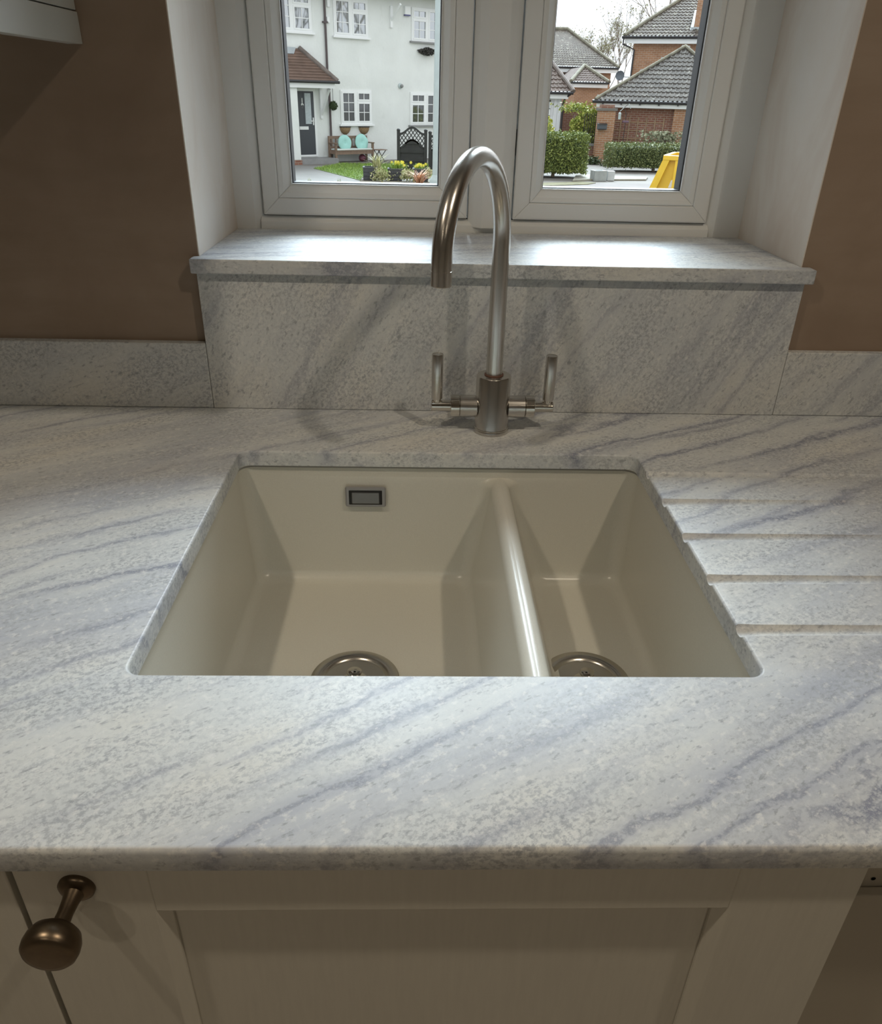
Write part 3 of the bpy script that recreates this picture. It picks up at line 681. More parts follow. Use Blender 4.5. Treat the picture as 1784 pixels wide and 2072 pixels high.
# tiled porch canopy: front slope and hipped end, pier, bracket, fascia, gutter
po = .85
er = fp(681, 163.5, po)[0]; ez = 1.64; tr_ = fp(604, 98)[0]; tz = 2.56; el_ = -3.2
rf = MB(); rf.add([(el_, -po, ez+Z0), (er, -po, ez+Z0), (tr_, 0, tz+Z0), (el_, 0, tz+Z0), (er, 0, ez+Z0), (el_, 0, ez-.02+Z0)], [(0,1,2,3), (1,4,2), (0,3,5), (0,5,4,1)])
pr_ = rf.build('porch_roof', 'tile_porch', hs)
nrow = 11; up = Vector((0, po, tz-ez)); slope_l = up.length; nvec = Vector((0, -(tz-ez), po)).normalized()
for k in range(nrow):
    f0, f1 = k/nrow, min(1, (k+1.25)/nrow)
    xr0 = er+(tr_-er)*f0; xr1 = er+(tr_-er)*f1
    p = lambda x, f, h: Vector((x, -po+po*f, ez+(tz-ez)*f+Z0)) + nvec*h
    m = MB(); m.add([p(el_, f0, .005), p(xr0, f0, .005), p(xr1, f1, .005), p(el_, f1, .005), p(el_, f0, .035), p(xr0, f0, .035), p(xr1, f1, .012), p(el_, f1, .012)],
                    [(3,2,1,0), (4,5,6,7), (0,1,5,4), (1,2,6,5), (2,3,7,6), (3,0,4,7)])
    m.build('tile_course', 'tile_porch', pr_)
MB().tube([(er+.02, -po-.02, ez+.02+Z0), (tr_, -.02, tz+.03+Z0)], .075, 10).build('hip_tiles', 'hip_dark', pr_)
fz = fp(590, 112)
m = MB(); m.add([p(el_, .80, .03), p(tr_-.30, .80, .03), p(tr_-.12, 1, .035), p(el_, 1, .035)], [(0,1,2,3)]); m.add([p(el_, .80, .045), p(tr_-.30, .80, .045), p(tr_-.12, 1, .05), p(el_, 1, .05)], [(0,1,2,3)])
m.build('lead_flashing', 'lead', pr_)
MB().tube([(el_, -po-.07, ez-.02+Z0), (er+.06, -po-.07, ez-.02+Z0)], .045, 10).build('gutter', 'gutter', hs)
HB(el_, er-.08, po-.03, po, ez-.20, ez-.05).build('porch_fascia', 'white', hs)
HB(er-.11, er-.08, 0, po-.03, ez-.20, ez-.05).build('porch_fascia', 'white', hs)
HB(el_, er-.11, 0, po-.03, ez-.12, ez-.08).build('porch_soffit', 'soffit', hs)
pe = fp(605, 250, .78)[0]
HB(pe-.55, pe, .55, .78, GZ+.16, ez-.2).build('pier', 'render', hs)
HB(pe-.53, pe+.02, .53, .80, GZ, GZ+.155).build('pier_base', 'brick_red', hs)
sx0 = fp(609, 328, .8)[0]; HB(-1.2, fp(677, 330, .45)[0], .0, .72, GZ, -.69).build('door_step', 'step', hs)
def bracket(u, vt, vb, ut, vt2, par=hs):
    s, zb = fp(u, vb); _, zt = fp(u, vt)
    pp = HB(s-.05, s+.05, 0, .06, zb, zt).build('bracket_post', 'white', par)
    MB().tube([(s, -.04, zb+.22+Z0), (s, -.58, zt+.02+Z0)], .045, 4).build('bracket_brace', 'white', pp)
bracket(790.5, 12, 56, 0, 0); bracket(663, -30, 14, 0, 0)
s, zb = fp(650, 240); pp = HB(s-.045, s+.045, 0, .06, zb, ez-.2).build('bracket_post', 'white', hs)
MB().tube([(s, -.05, zb+.12+Z0), (s, -.62, ez-.22+Z0)], .045, 4).build('bracket_brace', 'white', pp)
# downpipe, alarm box, outside lamp, vents
a_ = fp(658, 90); b_ = fp(667, 250)
MB().tube([(a_[0], -.06, 4.4+Z0), (a_[0], -.06, 1.75+Z0), (b_[0], -.06, 1.45+Z0), (b_[0], -.06, GZ+.02+Z0)], .037, 8).build('downpipe', 'downpipe', hs)
HB(a_[0]-.09, a_[0]+.09, 0, .09, fp(658, 45)[1]-.025, fp(658, 45)[1]+.025).build('pipe_clip', 'downpipe', hs)
s, z = fp(822, 21.5); ab = HB(s-.12, s+.12, 0, .09, z-.12, z+.12).build('alarm_box', 'white', hs); HB(s-.12, s+.12, 0, .092, z-.16, z-.12).build('alarm_base', plain('purple_plastic', (.10, .10, .22), .5), ab)
s, z = fp(809, 174); lm = MB().lathe([(.09, 0), (.09, -.03), (.05, -.05)], (s, 0, z+Z0), 'y', 16).build('outside_lamp', 'galv', hs); MB().ball((s+.03, -.08, z+Z0), .06, .06, .06, 10, 6).build('lamp_bulb', 'step', lm)
a_ = fp(661, 40); HB(a_[0]-.02, a_[0]+.08, 0, .06, a_[1]-.08, a_[1]+.08).build('junction_box', 'white', hs)

# ---- things against the white house
s, z = fp(701, 263)
for u in (700.5, 738.5):
    s, z = fp(u, 257, .1)
    hb = thing('hanging_basket', {700.5: 'brown coir half-basket on the white wall, on the topiary ball side', 738.5: 'brown coir half-basket on the white wall, on the folding table side'}[u], 'planter', hw_(s, 0.005, z-.24), TH_H, 'coir wall baskets')
    m = MB(); seg = 12; L_ = []
    for r_, h in ((.06, .0), (.15, .06), (.20, .14), (.215, .235), (.19, .235), (.17, .16)):
        L_.append([(r_*math.cos(PI*k/seg), -r_*.8*math.sin(PI*k/seg), h) for k in range(seg+1)])
    vv = [q for l in L_ for q in l]; n = seg+1
    m.add(vv, [(i*n+k, i*n+k+1, (i+1)*n+k+1, (i+1)*n+k) for i in range(5) for k in range(seg)])
    m.add([(.2*math.cos(PI*k/seg), 0, .235*(1-math.sin(PI*k/seg))) for k in range(seg+1)], [tuple(range(seg+1))]); m.build('coir_liner', 'coir', hb)
    MB().tube([(.22*math.cos(PI*k/seg), -.18*math.sin(PI*k/seg), .238) for k in range(seg+1)], .012, 6).build('rim_wire', 'wire', hb)
def leafball(c, r, n, size, mat, name, parent, sq=(1,1,1), hollow=.75, up=.5):
    m = MB(); c = Vector(c)
    for _ in range(n):
        d = Vector((random.gauss(0,1), random.gauss(0,1), random.gauss(0,1))).normalized()*r*random.uniform(hollow, 1.03)
        m.leaf(c+Vector((d.x*sq[0], d.y*sq[1], d.z*sq[2])), size, up)
    return m.build(name, mat, parent, fixn=False)
s, z = fp(674, 214, .28)
tb = thing('topiary_ball', 'dark green topiary ball hanging by the downpipe', 'topiary', hw_(s, .28, z), TH_H)
MB().ball((0,0,0), .125, .125, .125, 12, 8).build('ball_core', 'lf_dark', tb); leafball((0,0,0), .145, 420, .03, 'lf_dark', 'foliage', tb)
MB().tube([(0, 0, .13), (0, 0, .50), (0, .1, .58), (0, .27, .58)], .008, 6).build('hanger', 'wire', tb)
# bench
a_ = atz(690, 331, GZ); bs = (a_-HO).dot(Ht); 
b0 = fp(680, 330, .62)[0]; b1 = fp(757, 330, .62)[0]
bl = b1-b0
bn = thing('garden_bench', 'weathered wooden garden bench against the white house', 'bench', hw_(b0, .62, GZ), TH_H)
SH = fp(715, 304, .62)[1]-GZ; AH = fp(757, 290, .62)[1]-GZ; BH = fp(690, 275, .2)[1]-GZ
W_ = 'benchwood'
for x in (.0, bl-.07):
    B(x, x+.07, -.0, .07, 0, AH).build('leg', W_, bn); B(x, x+.07, .42, .49, 0, BH).build('leg', W_, bn)
    B(x-.01, x+.08, -.03, .46, AH, AH+.035).build('armrest', W_, bn); B(x+.01, x+.06, .07, .42, SH-.12, SH-.03).build('side_rail', W_, bn)
B(.07, bl-.07, .01, .05, SH-.13, SH-.03).build('apron', W_, bn)
for k in range(4): B(.02, bl-.02, .0+k*.11, .09+k*.11, SH-.03, SH).build('seat_slat', W_, bn)
B(.07, bl-.07, .44, .48, BH-.09, BH).build('back_rail', W_, bn); B(.07, bl-.07, .44, .48, SH+.05, SH+.11).build('back_rail', W_, bn)
for k in range(9): x = .12+(bl-.3)*k/8; B(x, x+.05, .45, .47, SH+.11, BH-.09).build('back_slat', W_, bn)
B(.06, bl-.06, .0, .40, SH, SH+.045).build('seat_pad', 'seatpad', bn, bevel=.015)
for (u, v, rw, rh, tilt) in ((697.5, 289, .27, .255, .0), (731.5, 288, .27, .275, 0)):
    s, z = fp(u, v, .38)
    cu = thing('cushion', {697.5: 'round mint cushion leaning by the armrest near the downpipe', 731.5: 'round mint cushion, the taller of the two on the bench'}[u], 'cushion', hw_(s, .38, z), TH_H, 'mint bench cushions')
    m = MB(); n = 28; L_ = []
    for i in range(0, 13):
        a = PI*i/12; rr_ = math.sin(a); yy = -math.cos(a)
        L_.append([(rw*(.02+rr_)*math.cos(2*PI*k/n)*(1+.02*math.sin(6*2*PI*k/n)), .075*yy*(1-.72*math.exp(-(rr_/.28)**2)), rh*(.02+rr_)*math.sin(2*PI*k/n)) for k in range(n)])
    m.loops(L_, True, True); cf = m.build('cover', 'mint', cu, smooth=60); cf.rotation_euler = (-.18, 0, 0)
    bt = MB().ball((0, -.03, 0), .018, .012, .018, 10, 6).build('button', 'mint', cu)
# folding side table, ball under the bench
s, _ = fp(768, 303, .6); tz_ = fp(768, 302.5, .6)[1]-GZ
st_ = thing('side_table', 'small dark folding table beside the bench', 'table', hw_(s, .55, GZ), TH_H)
B(-.22, .24, -.2, .2, tz_-.02, tz_).build('table_top', 'benchwood', st_)
for y in (-.17, .17):
    MB().tube([(-.16, y, 0), (.18, y, tz_-.02)], .015, 6).build('leg', 'wire', st_); MB().tube([(.16, y*.8, 0), (-.12, y*.8, tz_-.02)], .015, 6).build('leg', 'wire', st_)
s, _ = fp(733, 324, .35); tag(MB().ball((0, 0, .125), .13, .13, .125, 16, 10).build('play_ball', 'purple', None, smooth=60), 'dark red ball on the ground under the bench', 'ball').location = hw_(s, .35, GZ)
bpy.context.view_layer.update()
# dark twig basket below the upper window
s, z = fp(866, 104, .12)
tw = thing('twig_basket', 'dark dried-out twig basket on the white wall under an upper window', 'planter', hw_(s, .0, z), TH_H)
m = MB()
for _ in range(700):
    a = random.uniform(0, PI); q = random.uniform(.1, 1); x = -.42*math.cos(a)*q; zz = random.uniform(-.13, .12)*(1-abs(x)/.5); m.leaf((x, -.02-.22*math.sin(a)*q, zz), .045, 0)
m.build('twigs', 'lf_twig', tw, fixn=False)
m = MB(); L_ = []
for r_, h in ((.10, -.13), (.24, -.09), (.34, 0), (.36, .05)): L_.append([(r_*math.cos(PI*k/10), -.6*r_*math.sin(PI*k/10), h) for k in range(11)])
m.add([q for l in L_ for q in l], [(i*11+k, i*11+k+1, (i+1)*11+k+1, (i+1)*11+k) for i in range(3) for k in range(10)]); m.build('basket', 'wire', tw)

# ---- lawn, path, beds
def ground_poly(name, pts, mat, label, h=.012, z=GZ):
    P = [atz(u, v, z) for u, v in pts]; m = MB(); m.prism([(q.x, q.y) for q in P], 'z', z-.05, z+h)
    o = m.build(name, mat); o['kind'] = 'structure'; o['label'] = label; return o
ground_poly('path', [(560, 392), (745, 392), (740, 369), (634, 341.5), (700, 336.5), (560, 335)], 'path', 'pale paved path to the charcoal front door', .006)
lawn_px = [(634, 341.5), (729, 365.5), (733, 359), (900, 361), (900, 333), (688, 331.5)]
lw = ground_poly('lawn', lawn_px, 'lawn', 'small green lawn in front of the bench', .016)
ground_poly('flower_bed', [(725, 396), (905, 396), (905, 370), (728, 366)], 'soil', 'dark soil bed around the black planters', .012)
# grass blades on the lawn
LP = [atz(u, v, GZ) for u, v in lawn_px]
def inpoly(x, y, P):
    c = False
    for i in range(len(P)):
        a, b = P[i], P[i-1]
        if (a.y > y) != (b.y > y) and x < (b.x-a.x)*(y-a.y)/(b.y-a.y)+a.x: c = not c
    return c
m = MB(); xs = [q.x for q in LP]; ys = [q.y for q in LP]
for _ in range(14000):
    x, y = random.uniform(min(xs), max(xs)), random.uniform(min(ys), max(ys))
    if inpoly(x, y, LP): m.blade((x, y, GZ+.01), random.uniform(.03, .07), .02, .006)
tag(m.build('grass', 'lf_grass', fixn=False), 'short green grass of the lawn by the bench', 'grass', kind='stuff')

# ---- black wavy-topped fence panels
FYA = atz(806, 347, GZ); fy = FYA.y
def fence_panel(u0, u1, vtop_post, label, peak_v):
    p0 = aty(u0, 300, fy); p1 = aty(u1, 300, fy); W = p1.x-p0.x
    f = thing('fence_panel', label, 'fence', (p0.x, fy, GZ), 0, 'black wavy fence panels')
    hp = aty(u0, vtop_post, fy).z-GZ; pk = aty((u0+u1)/2, peak_v, fy).z-GZ; pw = .10
    B(0, pw, -.05, .05, 0, hp).build('post', 'fenceblack', f); B(W-pw, W, -.05, .05, 0, hp).build('post', 'fenceblack', f)
    for x in (pw/2, W-pw/2): MB().ball((x, 0, hp+.01), .06, .06, .05, 10, 6).build('post_cap', 'fenceblack', f)
    n = 20
    top = lambda t: hp-.06+(pk-hp+.02)*(.5-.5*math.cos(2*PI*t))
    arch = lambda t: hp-.46+.23*(math.sin(PI*t)**1.3)
    xx = lambda t: pw+(W-2*pw)*t
    m = MB()
    for i in range(n):
        t0, t1 = i/n, (i+1)/n
        m.add([(xx(t0), -.03, top(t0)-.07), (xx(t1), -.03, top(t1)-.07), (xx(t1), -.03, top(t1)), (xx(t0), -.03, top(t0)), (xx(t0), .03, top(t0)-.07), (xx(t1), .03, top(t1)-.07), (xx(t1), .03, top(t1)), (xx(t0), .03, top(t0))], [(0,1,2,3), (7,6,5,4), (3,2,6,7), (0,4,5,1)])
    m.build('top_rail', 'fenceblack', f)
    m = MB()
    for i in range(n):
        t0, t1 = i/n, (i+1)/n
        m.add([(xx(t0), -.03, arch(t0)-.06), (xx(t1), -.03, arch(t1)-.06), (xx(t1), -.03, arch(t1)), (xx(t0), -.03, arch(t0)), (xx(t0), .03, arch(t0)-.06), (xx(t1), .03, arch(t1)-.06), (xx(t1), .03, arch(t1)), (xx(t0), .03, arch(t0))], [(0,1,2,3), (7,6,5,4), (3,2,6,7), (0,4,5,1)])
    m.build('arched_rail', 'fenceblack', f)
    # lattice strips between arch and top
    for sgn in (1, -1):
        k = -12
        while k < 24:
            segs = []
            for j in range(41):
                t = j/40; x = xx(t)-pw; z = k*.150 + sgn*x*1.3
                if arch(t)-.03 < z < top(t)-.03: segs.append((xx(t), .006*sgn, z))
            if len(segs) > 2:
                a, b = Vector(segs[0]), Vector(segs[-1]); d = (b-a).normalized(); q = Vector((-d.z, 0, d.x))*.0135
                MB().add([a-q+Vector((0,-.006,0)), b-q+Vector((0,-.006,0)), b+q+Vector((0,-.006,0)), a+q+Vector((0,-.006,0)), a-q+Vector((0,.006,0)), b-q+Vector((0,.006,0)), b+q+Vector((0,.006,0)), a+q+Vector((0,.006,0))],
                         [(0,1,2,3), (7,6,5,4), (0,4,5,1), (2,6,7,3)]).build('lattice_strip', 'fenceblack', f)
            k += 1
    z = .05; j = 0
    while z < hp-.1:
        zt = z+.135; m = MB(); pts = []
        # board clipped under the arch
        ts = [i/24 for i in range(25) if arch(i/24) > z+.03]
        if ts:
            t0, t1 = min(ts), max(ts)
            m.prism([(xx(t0), z)] + [(xx(t1), z)] + [(xx(t), min(zt, arch(t)-.01)) for t in sorted(ts, reverse=True)], 'y', -.030+(.026 if j % 2 else 0), .012)
            m.build('board', 'fenceblack', f)
        z += .125; j += 1
fence_panel(803, 864, 264, 'black wavy-topped lattice fence panel in front of the white house', 252.5)
fence_panel(866.5, 927, 269, 'black wavy-topped lattice fence panel behind the lamp post', 256)

# ---- planters and plants
PY = 23.1
def planter(u0, u1, v0, v1, label):
    p0 = aty(u0, v1, PY); p1 = aty(u1, v1, PY); h = aty(u0, v0, PY).z-GZ; w_ = p1.x-p0.x
    f = thing('planter', label, 'planter', ((p0.x+p1.x)/2, PY, GZ+.012), 0, 'black box planters')
    for k in range(3):
        z0, z1 = h*k/3, h*(k+1)/3-.008
        B(-w_/2, w_/2, 0, .02, z0, z1).build('board', 'planter', f); B(-w_/2, -w_/2+.02, .02, .42, z0, z1).build('board', 'planter', f); B(w_/2-.02, w_/2, .02, .42, z0, z1).build('board', 'planter', f)
    B(-w_/2, w_/2, .42, .44, 0, h).build('board', 'planter', f); B(-w_/2+.02, w_/2-.02, .02, .42, h-.10, h-.05).build('soil', 'soil', f)
    m = MB()
    for a, b, c, d in ((-w_/2-.02, w_/2+.02, -.02, .02), (-w_/2-.02, w_/2+.02, .42, .46), (-w_/2-.02, -w_/2+.03, .02, .42), (w_/2-.03, w_/2+.02, .02, .42)): m.box(a, b, c, d, h, h+.025)
    m.build('rim', 'planter', f)
    return (p0.x+p1.x)/2, h
pls = [planter(735, 762, 341, 367.5, 'charcoal box planter nearest the lawn, trailing pale leaves'), planter(785, 813, 344, 369, 'charcoal box planter between two trailing plants'), planter(836, 866, 344, 370, 'charcoal box planter beside the lamp post')]
def plant(name, u, v, label, cat, fn, y=PY+.2, group=None, base=None):
    q = aty(u, v, y); z = (GZ+.012 if base is None else base); t = thing(name, label, cat, (q.x, y, z), 0, group); fn(t, q.z-z); return t
def trailing(w_, h_, n, mat='lf_var'):
    def fn(t, z):
        m = MB()
        for _ in range(n):
            x = random.gauss(0, w_*.42); zz = z+random.gauss(0, h_*.4)-.4*abs(x)*random.random(); m.leaf((x, -.26+random.uniform(-.12, .10), max(.02, zz)), .032, .3)
        m.build('foliage', mat, t, fixn=False)
        MB().tube([(0, -.05, z-.1), (.02, -.2, z), (.04, -.28, z-.1)], .012, 5).build('stem', 'bark', t)
    return fn
plant('trailing_plant', 772, 351, 'pale variegated plant trailing between the planters nearest the lawn', 'plant', trailing(.26, .20, 700), y=PY+.16, group='plants in the black planters')
plant('trailing_plant', 825, 351, 'pale variegated plant trailing between the middle planter and the one by the lamp post', 'plant', trailing(.24, .17, 600), y=PY+.16, group='plants in the black planters')
plant('trailing_plant', 868, 347, 'pale variegated plant in front of the lamp post', 'plant', trailing(.14, .14, 300), y=PY+.16, group='plants in the black planters')
def daffs(w_, h_, nb, nf):
    def fn(t, z):
        m = MB()
        for _ in range(nb): m.blade((random.gauss(0, w_*.4), random.uniform(-.12, .12), z-.14), random.uniform(.6, 1.1)*h_, random.uniform(.02, .14), .010)
        m.build('leaves', 'lf_grass', t, fixn=False)
        for _ in range(nf):
            fl = MB(); c = Vector((random.gauss(0, w_*.42), random.uniform(-.16, .08), z-.14+h_*random.uniform(.65, 1.0)))
            for k in range(6):
                a = 2*PI*k/6; fl.add([c, c+Vector((.03*math.cos(a-.4), -.012, .03*math.sin(a-.4))), c+Vector((.05*math.cos(a), -.02, .05*math.sin(a))), c+Vector((.03*math.cos(a+.4), -.012, .03*math.sin(a+.4)))], [(0,1,2,3)])
            fl.tube([c, c+Vector((0, -.035, 0))], [.014, .020], 7)
            fl.build('flower', 'lf_daff', t, fixn=False)
    return fn
plant('daffodil_clump', 803, 336, 'yellow daffodils growing in the middle black planter', 'flower', daffs(.30, .26, 170, 16), y=PY+.25, group='daffodils')
plant('daffodil_clump', 848, 337, 'yellow daffodils growing in the planter by the lamp post', 'flower', daffs(.18, .22, 90, 9), y=PY+.25, group='daffodils')
for u, lab in ((733, 'small clump of yellow daffodils at the lawn corner'), (749, 'small clump of yellow daffodils under the first planter'), (778, 'small clump of yellow daffodils before the middle planter')):
    plant('daffodil_clump', u, 369, lab, 'flower', daffs(.12, .12, 30, 5), y=22.35, group='daffodils')
def spiky(h_, n, lean, wd=.012, z0=None):
    def fn(t, z):
        m = MB()
        for _ in range(n): m.blade((random.gauss(0, .05), random.gauss(0, .04), 0 if z0 is None else z-z0), h_*random.uniform(.6, 1.1), random.uniform(.1, 1)*lean, wd, .5)
        m.build('blades', fn.mat, t, fixn=False)
    return fn
f_ = spiky(.36, 70, .50); f_.mat = 'lf_orange'
plant('ornamental_grass', 848, 376, 'copper-orange spiky grass in the bed by the lamp post', 'plant', f_, y=22.3)
f_ = spiky(.42, 60, .30, .012, .12); f_.mat = 'lf_var'
plant('spiky_plant', 762, 334, 'pale spiky yucca behind the first black planter', 'plant', f_, y=PY+.28)
for u, lab in ((624, 'sparse grey-green tuft on the path before the front door'), (686, 'sparse grey-green tuft on the path beside the lawn')):
    f_ = spiky(.17, 16, .10, .008); f_.mat = 'lf_pale'; plant('grass_tuft', u, 372, lab, 'plant', f_, y=21.6, group='tufts on the path')

# ---- lamp post
LPp = atz(880.5, 380, GZ); ly_ = LPp.y
lp = thing('lamp_post', 'grey-green galvanised lamp post in front of the white house', 'lamp post', (LPp.x, ly_, GZ))
MB().lathe([(.16, 0), (.16, .19), (.15, .21), (.095, .30), (.088, .32)], (0, 0, 0), seg=20).build('base', 'galv', lp, smooth=40)
MB().lathe([(.086, .30), (.082, 1.5), (.075, 6.2), (.06, 6.25), (0, 6.26)], (0, 0, 0), seg=20).build('pole', 'galv', lp, smooth=40)
MB().tube([(0, 0, 6.1), (0, -.2, 6.35), (0, -.9, 6.42)], .035, 8).build('arm', 'galv', lp, smooth=40)
MB().ball((0, -1.1, 6.40), .14, .32, .09, 14, 8).build('lantern', 'galv', lp, smooth=60)

# ================================================================== right-hand side: hedges, garages, houses
def hedge(name, label, x0, x1, y0, y1, z1, mat, n, size, rnd=.35, z0=GZ, cat='hedge', trunk=True, top=None):
    cx, cy = (x0+x1)/2, (y0+y1)/2
    t = thing(name, label, cat, (cx, cy, z0)); hx, hy, hz = (x1-x0)/2, (y1-y0)/2, (z1-z0-.12)/2
    zc_ = .12+hz; m = MB(); pw = 6 if rnd < .5 else 2.6
    def sup(sc):
        while True:
            d = Vector((random.gauss(0,1), random.gauss(0,1), random.gauss(0,1))).normalized()
            k = (abs(d.x)**pw+abs(d.y)**pw+abs(d.z)**pw)**(-1/pw); return Vector((d.x*k*hx, d.y*k*hy, d.z*k*hz))*sc
    # stretched boxes need even cover: sample on the surface of the box
    for _ in range(n):
        if random.random() < .75 and hx > hy*1.5:
            q = Vector((random.uniform(-hx, hx), random.uniform(-hy, hy), random.uniform(-hz, hz))); f = random.random()
            if f < .55: q.y = -hy
            elif f < .85: q.z = hz
            else: q.x = random.choice((-hx, hx))
            q = Vector((q.x + random.gauss(0, .03), q.y+random.gauss(0, .04), q.z+random.gauss(0, .035)))
            e2 = max(0, abs(q.z)/hz-.8)*max(0, abs(q.y)/hy-.8); q.y *= 1-e2*2; q.z *= 1-e2*2
        else: q = sup(random.uniform(.86, 1.03))
        m.leaf((q.x, q.y, zc_+q.z), size)
    m.build('foliage', mat, t, fixn=False)
    L_ = []
    for i in range(9):
        a = -PI/2+PI*i/8; sz = math.sin(a); cz = abs(math.cos(a))**(2/pw) if abs(math.cos(a)) > 1e-6 else .02; zz = math.copysign(abs(sz)**(2/pw), sz)
        ring = []
        for k in range(16):
            b = 2*PI*k/16; cx_, sx_ = math.cos(b), math.sin(b)
            ring.append((.93*hx*cz*math.copysign(abs(cx_)**(2/pw), cx_), .93*hy*cz*math.copysign(abs(sx_)**(2/pw), sx_), zc_+.93*hz*zz))
        L_.append(ring)
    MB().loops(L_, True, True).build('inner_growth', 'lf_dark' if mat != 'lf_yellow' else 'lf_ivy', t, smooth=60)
    if trunk:
        for k in (-.3, .35): MB().tube([(hx*k, -hy*.3, 0), (hx*k+.02, -hy*.2, .25), (hx*k-.05, 0, .5)], [.06, .045, .03], 7).build('stem', 'bark', t)
    return t
q0 = atz(1182, 362, GZ); q1 = aty(1182, 274, q0.y)
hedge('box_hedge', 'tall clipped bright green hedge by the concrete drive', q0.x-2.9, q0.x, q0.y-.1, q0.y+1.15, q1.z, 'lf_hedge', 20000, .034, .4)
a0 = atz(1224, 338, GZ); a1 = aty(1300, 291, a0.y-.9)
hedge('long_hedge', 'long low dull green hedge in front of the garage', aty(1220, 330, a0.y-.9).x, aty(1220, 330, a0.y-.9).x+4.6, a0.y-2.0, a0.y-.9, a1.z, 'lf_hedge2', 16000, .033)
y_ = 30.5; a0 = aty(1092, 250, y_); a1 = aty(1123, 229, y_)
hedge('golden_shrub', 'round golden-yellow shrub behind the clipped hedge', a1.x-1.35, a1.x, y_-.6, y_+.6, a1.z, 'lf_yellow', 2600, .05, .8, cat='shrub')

# double-roman roof tile shared by all the tiled slopes
TW, TG = .335, .31
def tile_mesh(mat, name):
    m = MB(); n = 13; prof = []
    for i in range(n):
        u = i/(n-1); prof.append((u*TW, .034*max(0, math.sin(2*PI*(u*2+.0))) + .004))
    L0 = [(x, 0, z) for x, z in prof]; L1 = [(x, TG*1.12, z-.028) for x, z in prof]; L2 = [(x, 0, -.02) for x, z in prof]
    m.add(L0+L1+L2, [(i, i+1, n+i+1, n+i) for i in range(n-1)] + [(2*n+i, 2*n+i+1, i+1, i) for i in range(n-1)])
    me = m.mesh(name); me.materials.append(MT[mat]); me.shade_smooth(); me.set_sharp_from_angle(angle=math.radians(50)); return me
TM = {k: tile_mesh(k, 'roof_tile') for k in ('tile_grey', 'tile_brown', 'tile_red')}
def tile_plane(parent, A, Bp, C, D, mat, limit=300, joined=False, vis=None):
    """tiles on quad A-B (eave, left to right) C-D (top right, top left); triangle when C == D. Coordinates local to parent."""
    A, Bp, C, D = map(Vector, (A, Bp, C, D)); e = (Bp-A); Wd = e.length; e.normalize()
    nrm = e.cross(D-A).normalized()
    if nrm.z < 0: nrm = -nrm
    up_ = nrm.cross(e).normalized(); Hh = (D-A).dot(up_)
    xl = lambda b: (D-A).dot(e)*b/Hh; xr = lambda b: Wd+((C-A).dot(e)-Wd)*b/Hh
    R = Matrix((e, up_, nrm)).transposed().to_4x4(); cand = []
    rows = int(Hh/TG)
    for r in range(rows+1):
        b = r*TG
        a = math.floor(xl(b)/TW)*TW
        while a < xr(b):
            if a+TW*.5 > xl(b+.15)-.05 and a+TW*.5 < xr(b+.15)+.05 and b < Hh-.1: cand.append((a, b))
            a += TW
    if vis: cand = [c for c in cand if vis(A+e*(c[0]+TW/2)+up_*c[1])]
    if joined or len(cand) > limit:
        big = cand if joined else cand[limit:]
        me0 = TM[mat]; m = MB()
        for a, b in big:
            T = Matrix.Translation(A+e*a+up_*b+nrm*.03) @ R; m.add([T @ v.co for v in me0.vertices], [tuple(p.vertices) for p in me0.polygons])
        o = m.build('roof_tiles', mat, parent, smooth=50, fixn=False); o['kind'] = 'stuff'; cand = [] if joined else cand[:limit]
    for a, b in cand:
        o = bpy.data.objects.new('roof_tile', TM[mat]); COL.objects.link(o); o.parent = parent
        o.matrix_local = Matrix.Translation(A+e*a+up_*b+nrm*.03) @ R
def inview(root):
    lo = root.location
    def f(p):
        d = (p+lo)-CAMP; z = d.dot(_fw)
        if z <= 0: return False
        u = IW/2+FPX*d.dot(_R)/z; v = IH/2-FPX*d.dot(_U)/z
        return 1050 < u < 1470 and -60 < v < 420
    return f

# ---- garage with pyramid roof (turned 20 degrees like the brick house behind it)
RZ = math.radians(-20)
def frame(u, v, y):
    c = aty(u, v, y); ex = Vector((math.cos(RZ), math.sin(RZ), 0)); ey = Vector((-math.sin(RZ), math.cos(RZ), 0))
    org = Vector((c.x, c.y, GZ))
    def loc(u, v, dep):        # pixel -> local point on the plane dep metres behind the front eave
        d = ray(u, v); P = CAMP + d*((org+ey*dep-CAMP).dot(ey)/d.dot(ey)) - org; return Vector((P.dot(ex), dep, P.z))
    return org, loc, c.z-GZ
def inview_r(org):
    Rm = Matrix.Rotation(RZ, 3, 'Z')
    def f(p):
        d = Rm @ p + org - CAMP; z = d.dot(_fw)
        if z <= 0: return False
        u = IW/2+FPX*d.dot(_R)/z; v = IH/2-FPX*d.dot(_U)/z
        return 1050 < u < 1470 and -60 < v < 420
    return f
gorg, gl, gz = frame(1204, 203, 32.6)
apx = gl(1386, 97, 3.4); gw = 2*apx.x
ga = thing('garage', 'red brick garage with grey tiled pyramid roof behind the long hedge', 'garage', gorg, RZ)
B(.42, gw-.42, .42, 6.4, 0, gz-.1).build('wall', 'brick_red', ga)
c_ = [(0, 0, gz), (gw, 0, gz), (gw, 6.8, gz), (0, 6.8, gz)]; ap = tuple(apx)
rf = MB().add(c_+[ap], [(0,1,4), (1,2,4), (2,3,4), (3,0,4), (3,2,1,0)]).build('roof', 'tile_grey', ga)
tile_plane(rf, c_[0], c_[1], ap, ap, 'tile_grey', vis=inview_r(gorg))
for k in (0, 1): MB().tube([Vector(c_[k])+Vector((0,0,.05)), Vector(ap)+Vector((0,0,.07))], .06, 8).build('hip_tiles', 'hip', rf)
B(.05, gw-.05, .08, .12, gz-.22, gz-.04).build('fascia', 'white', ga)
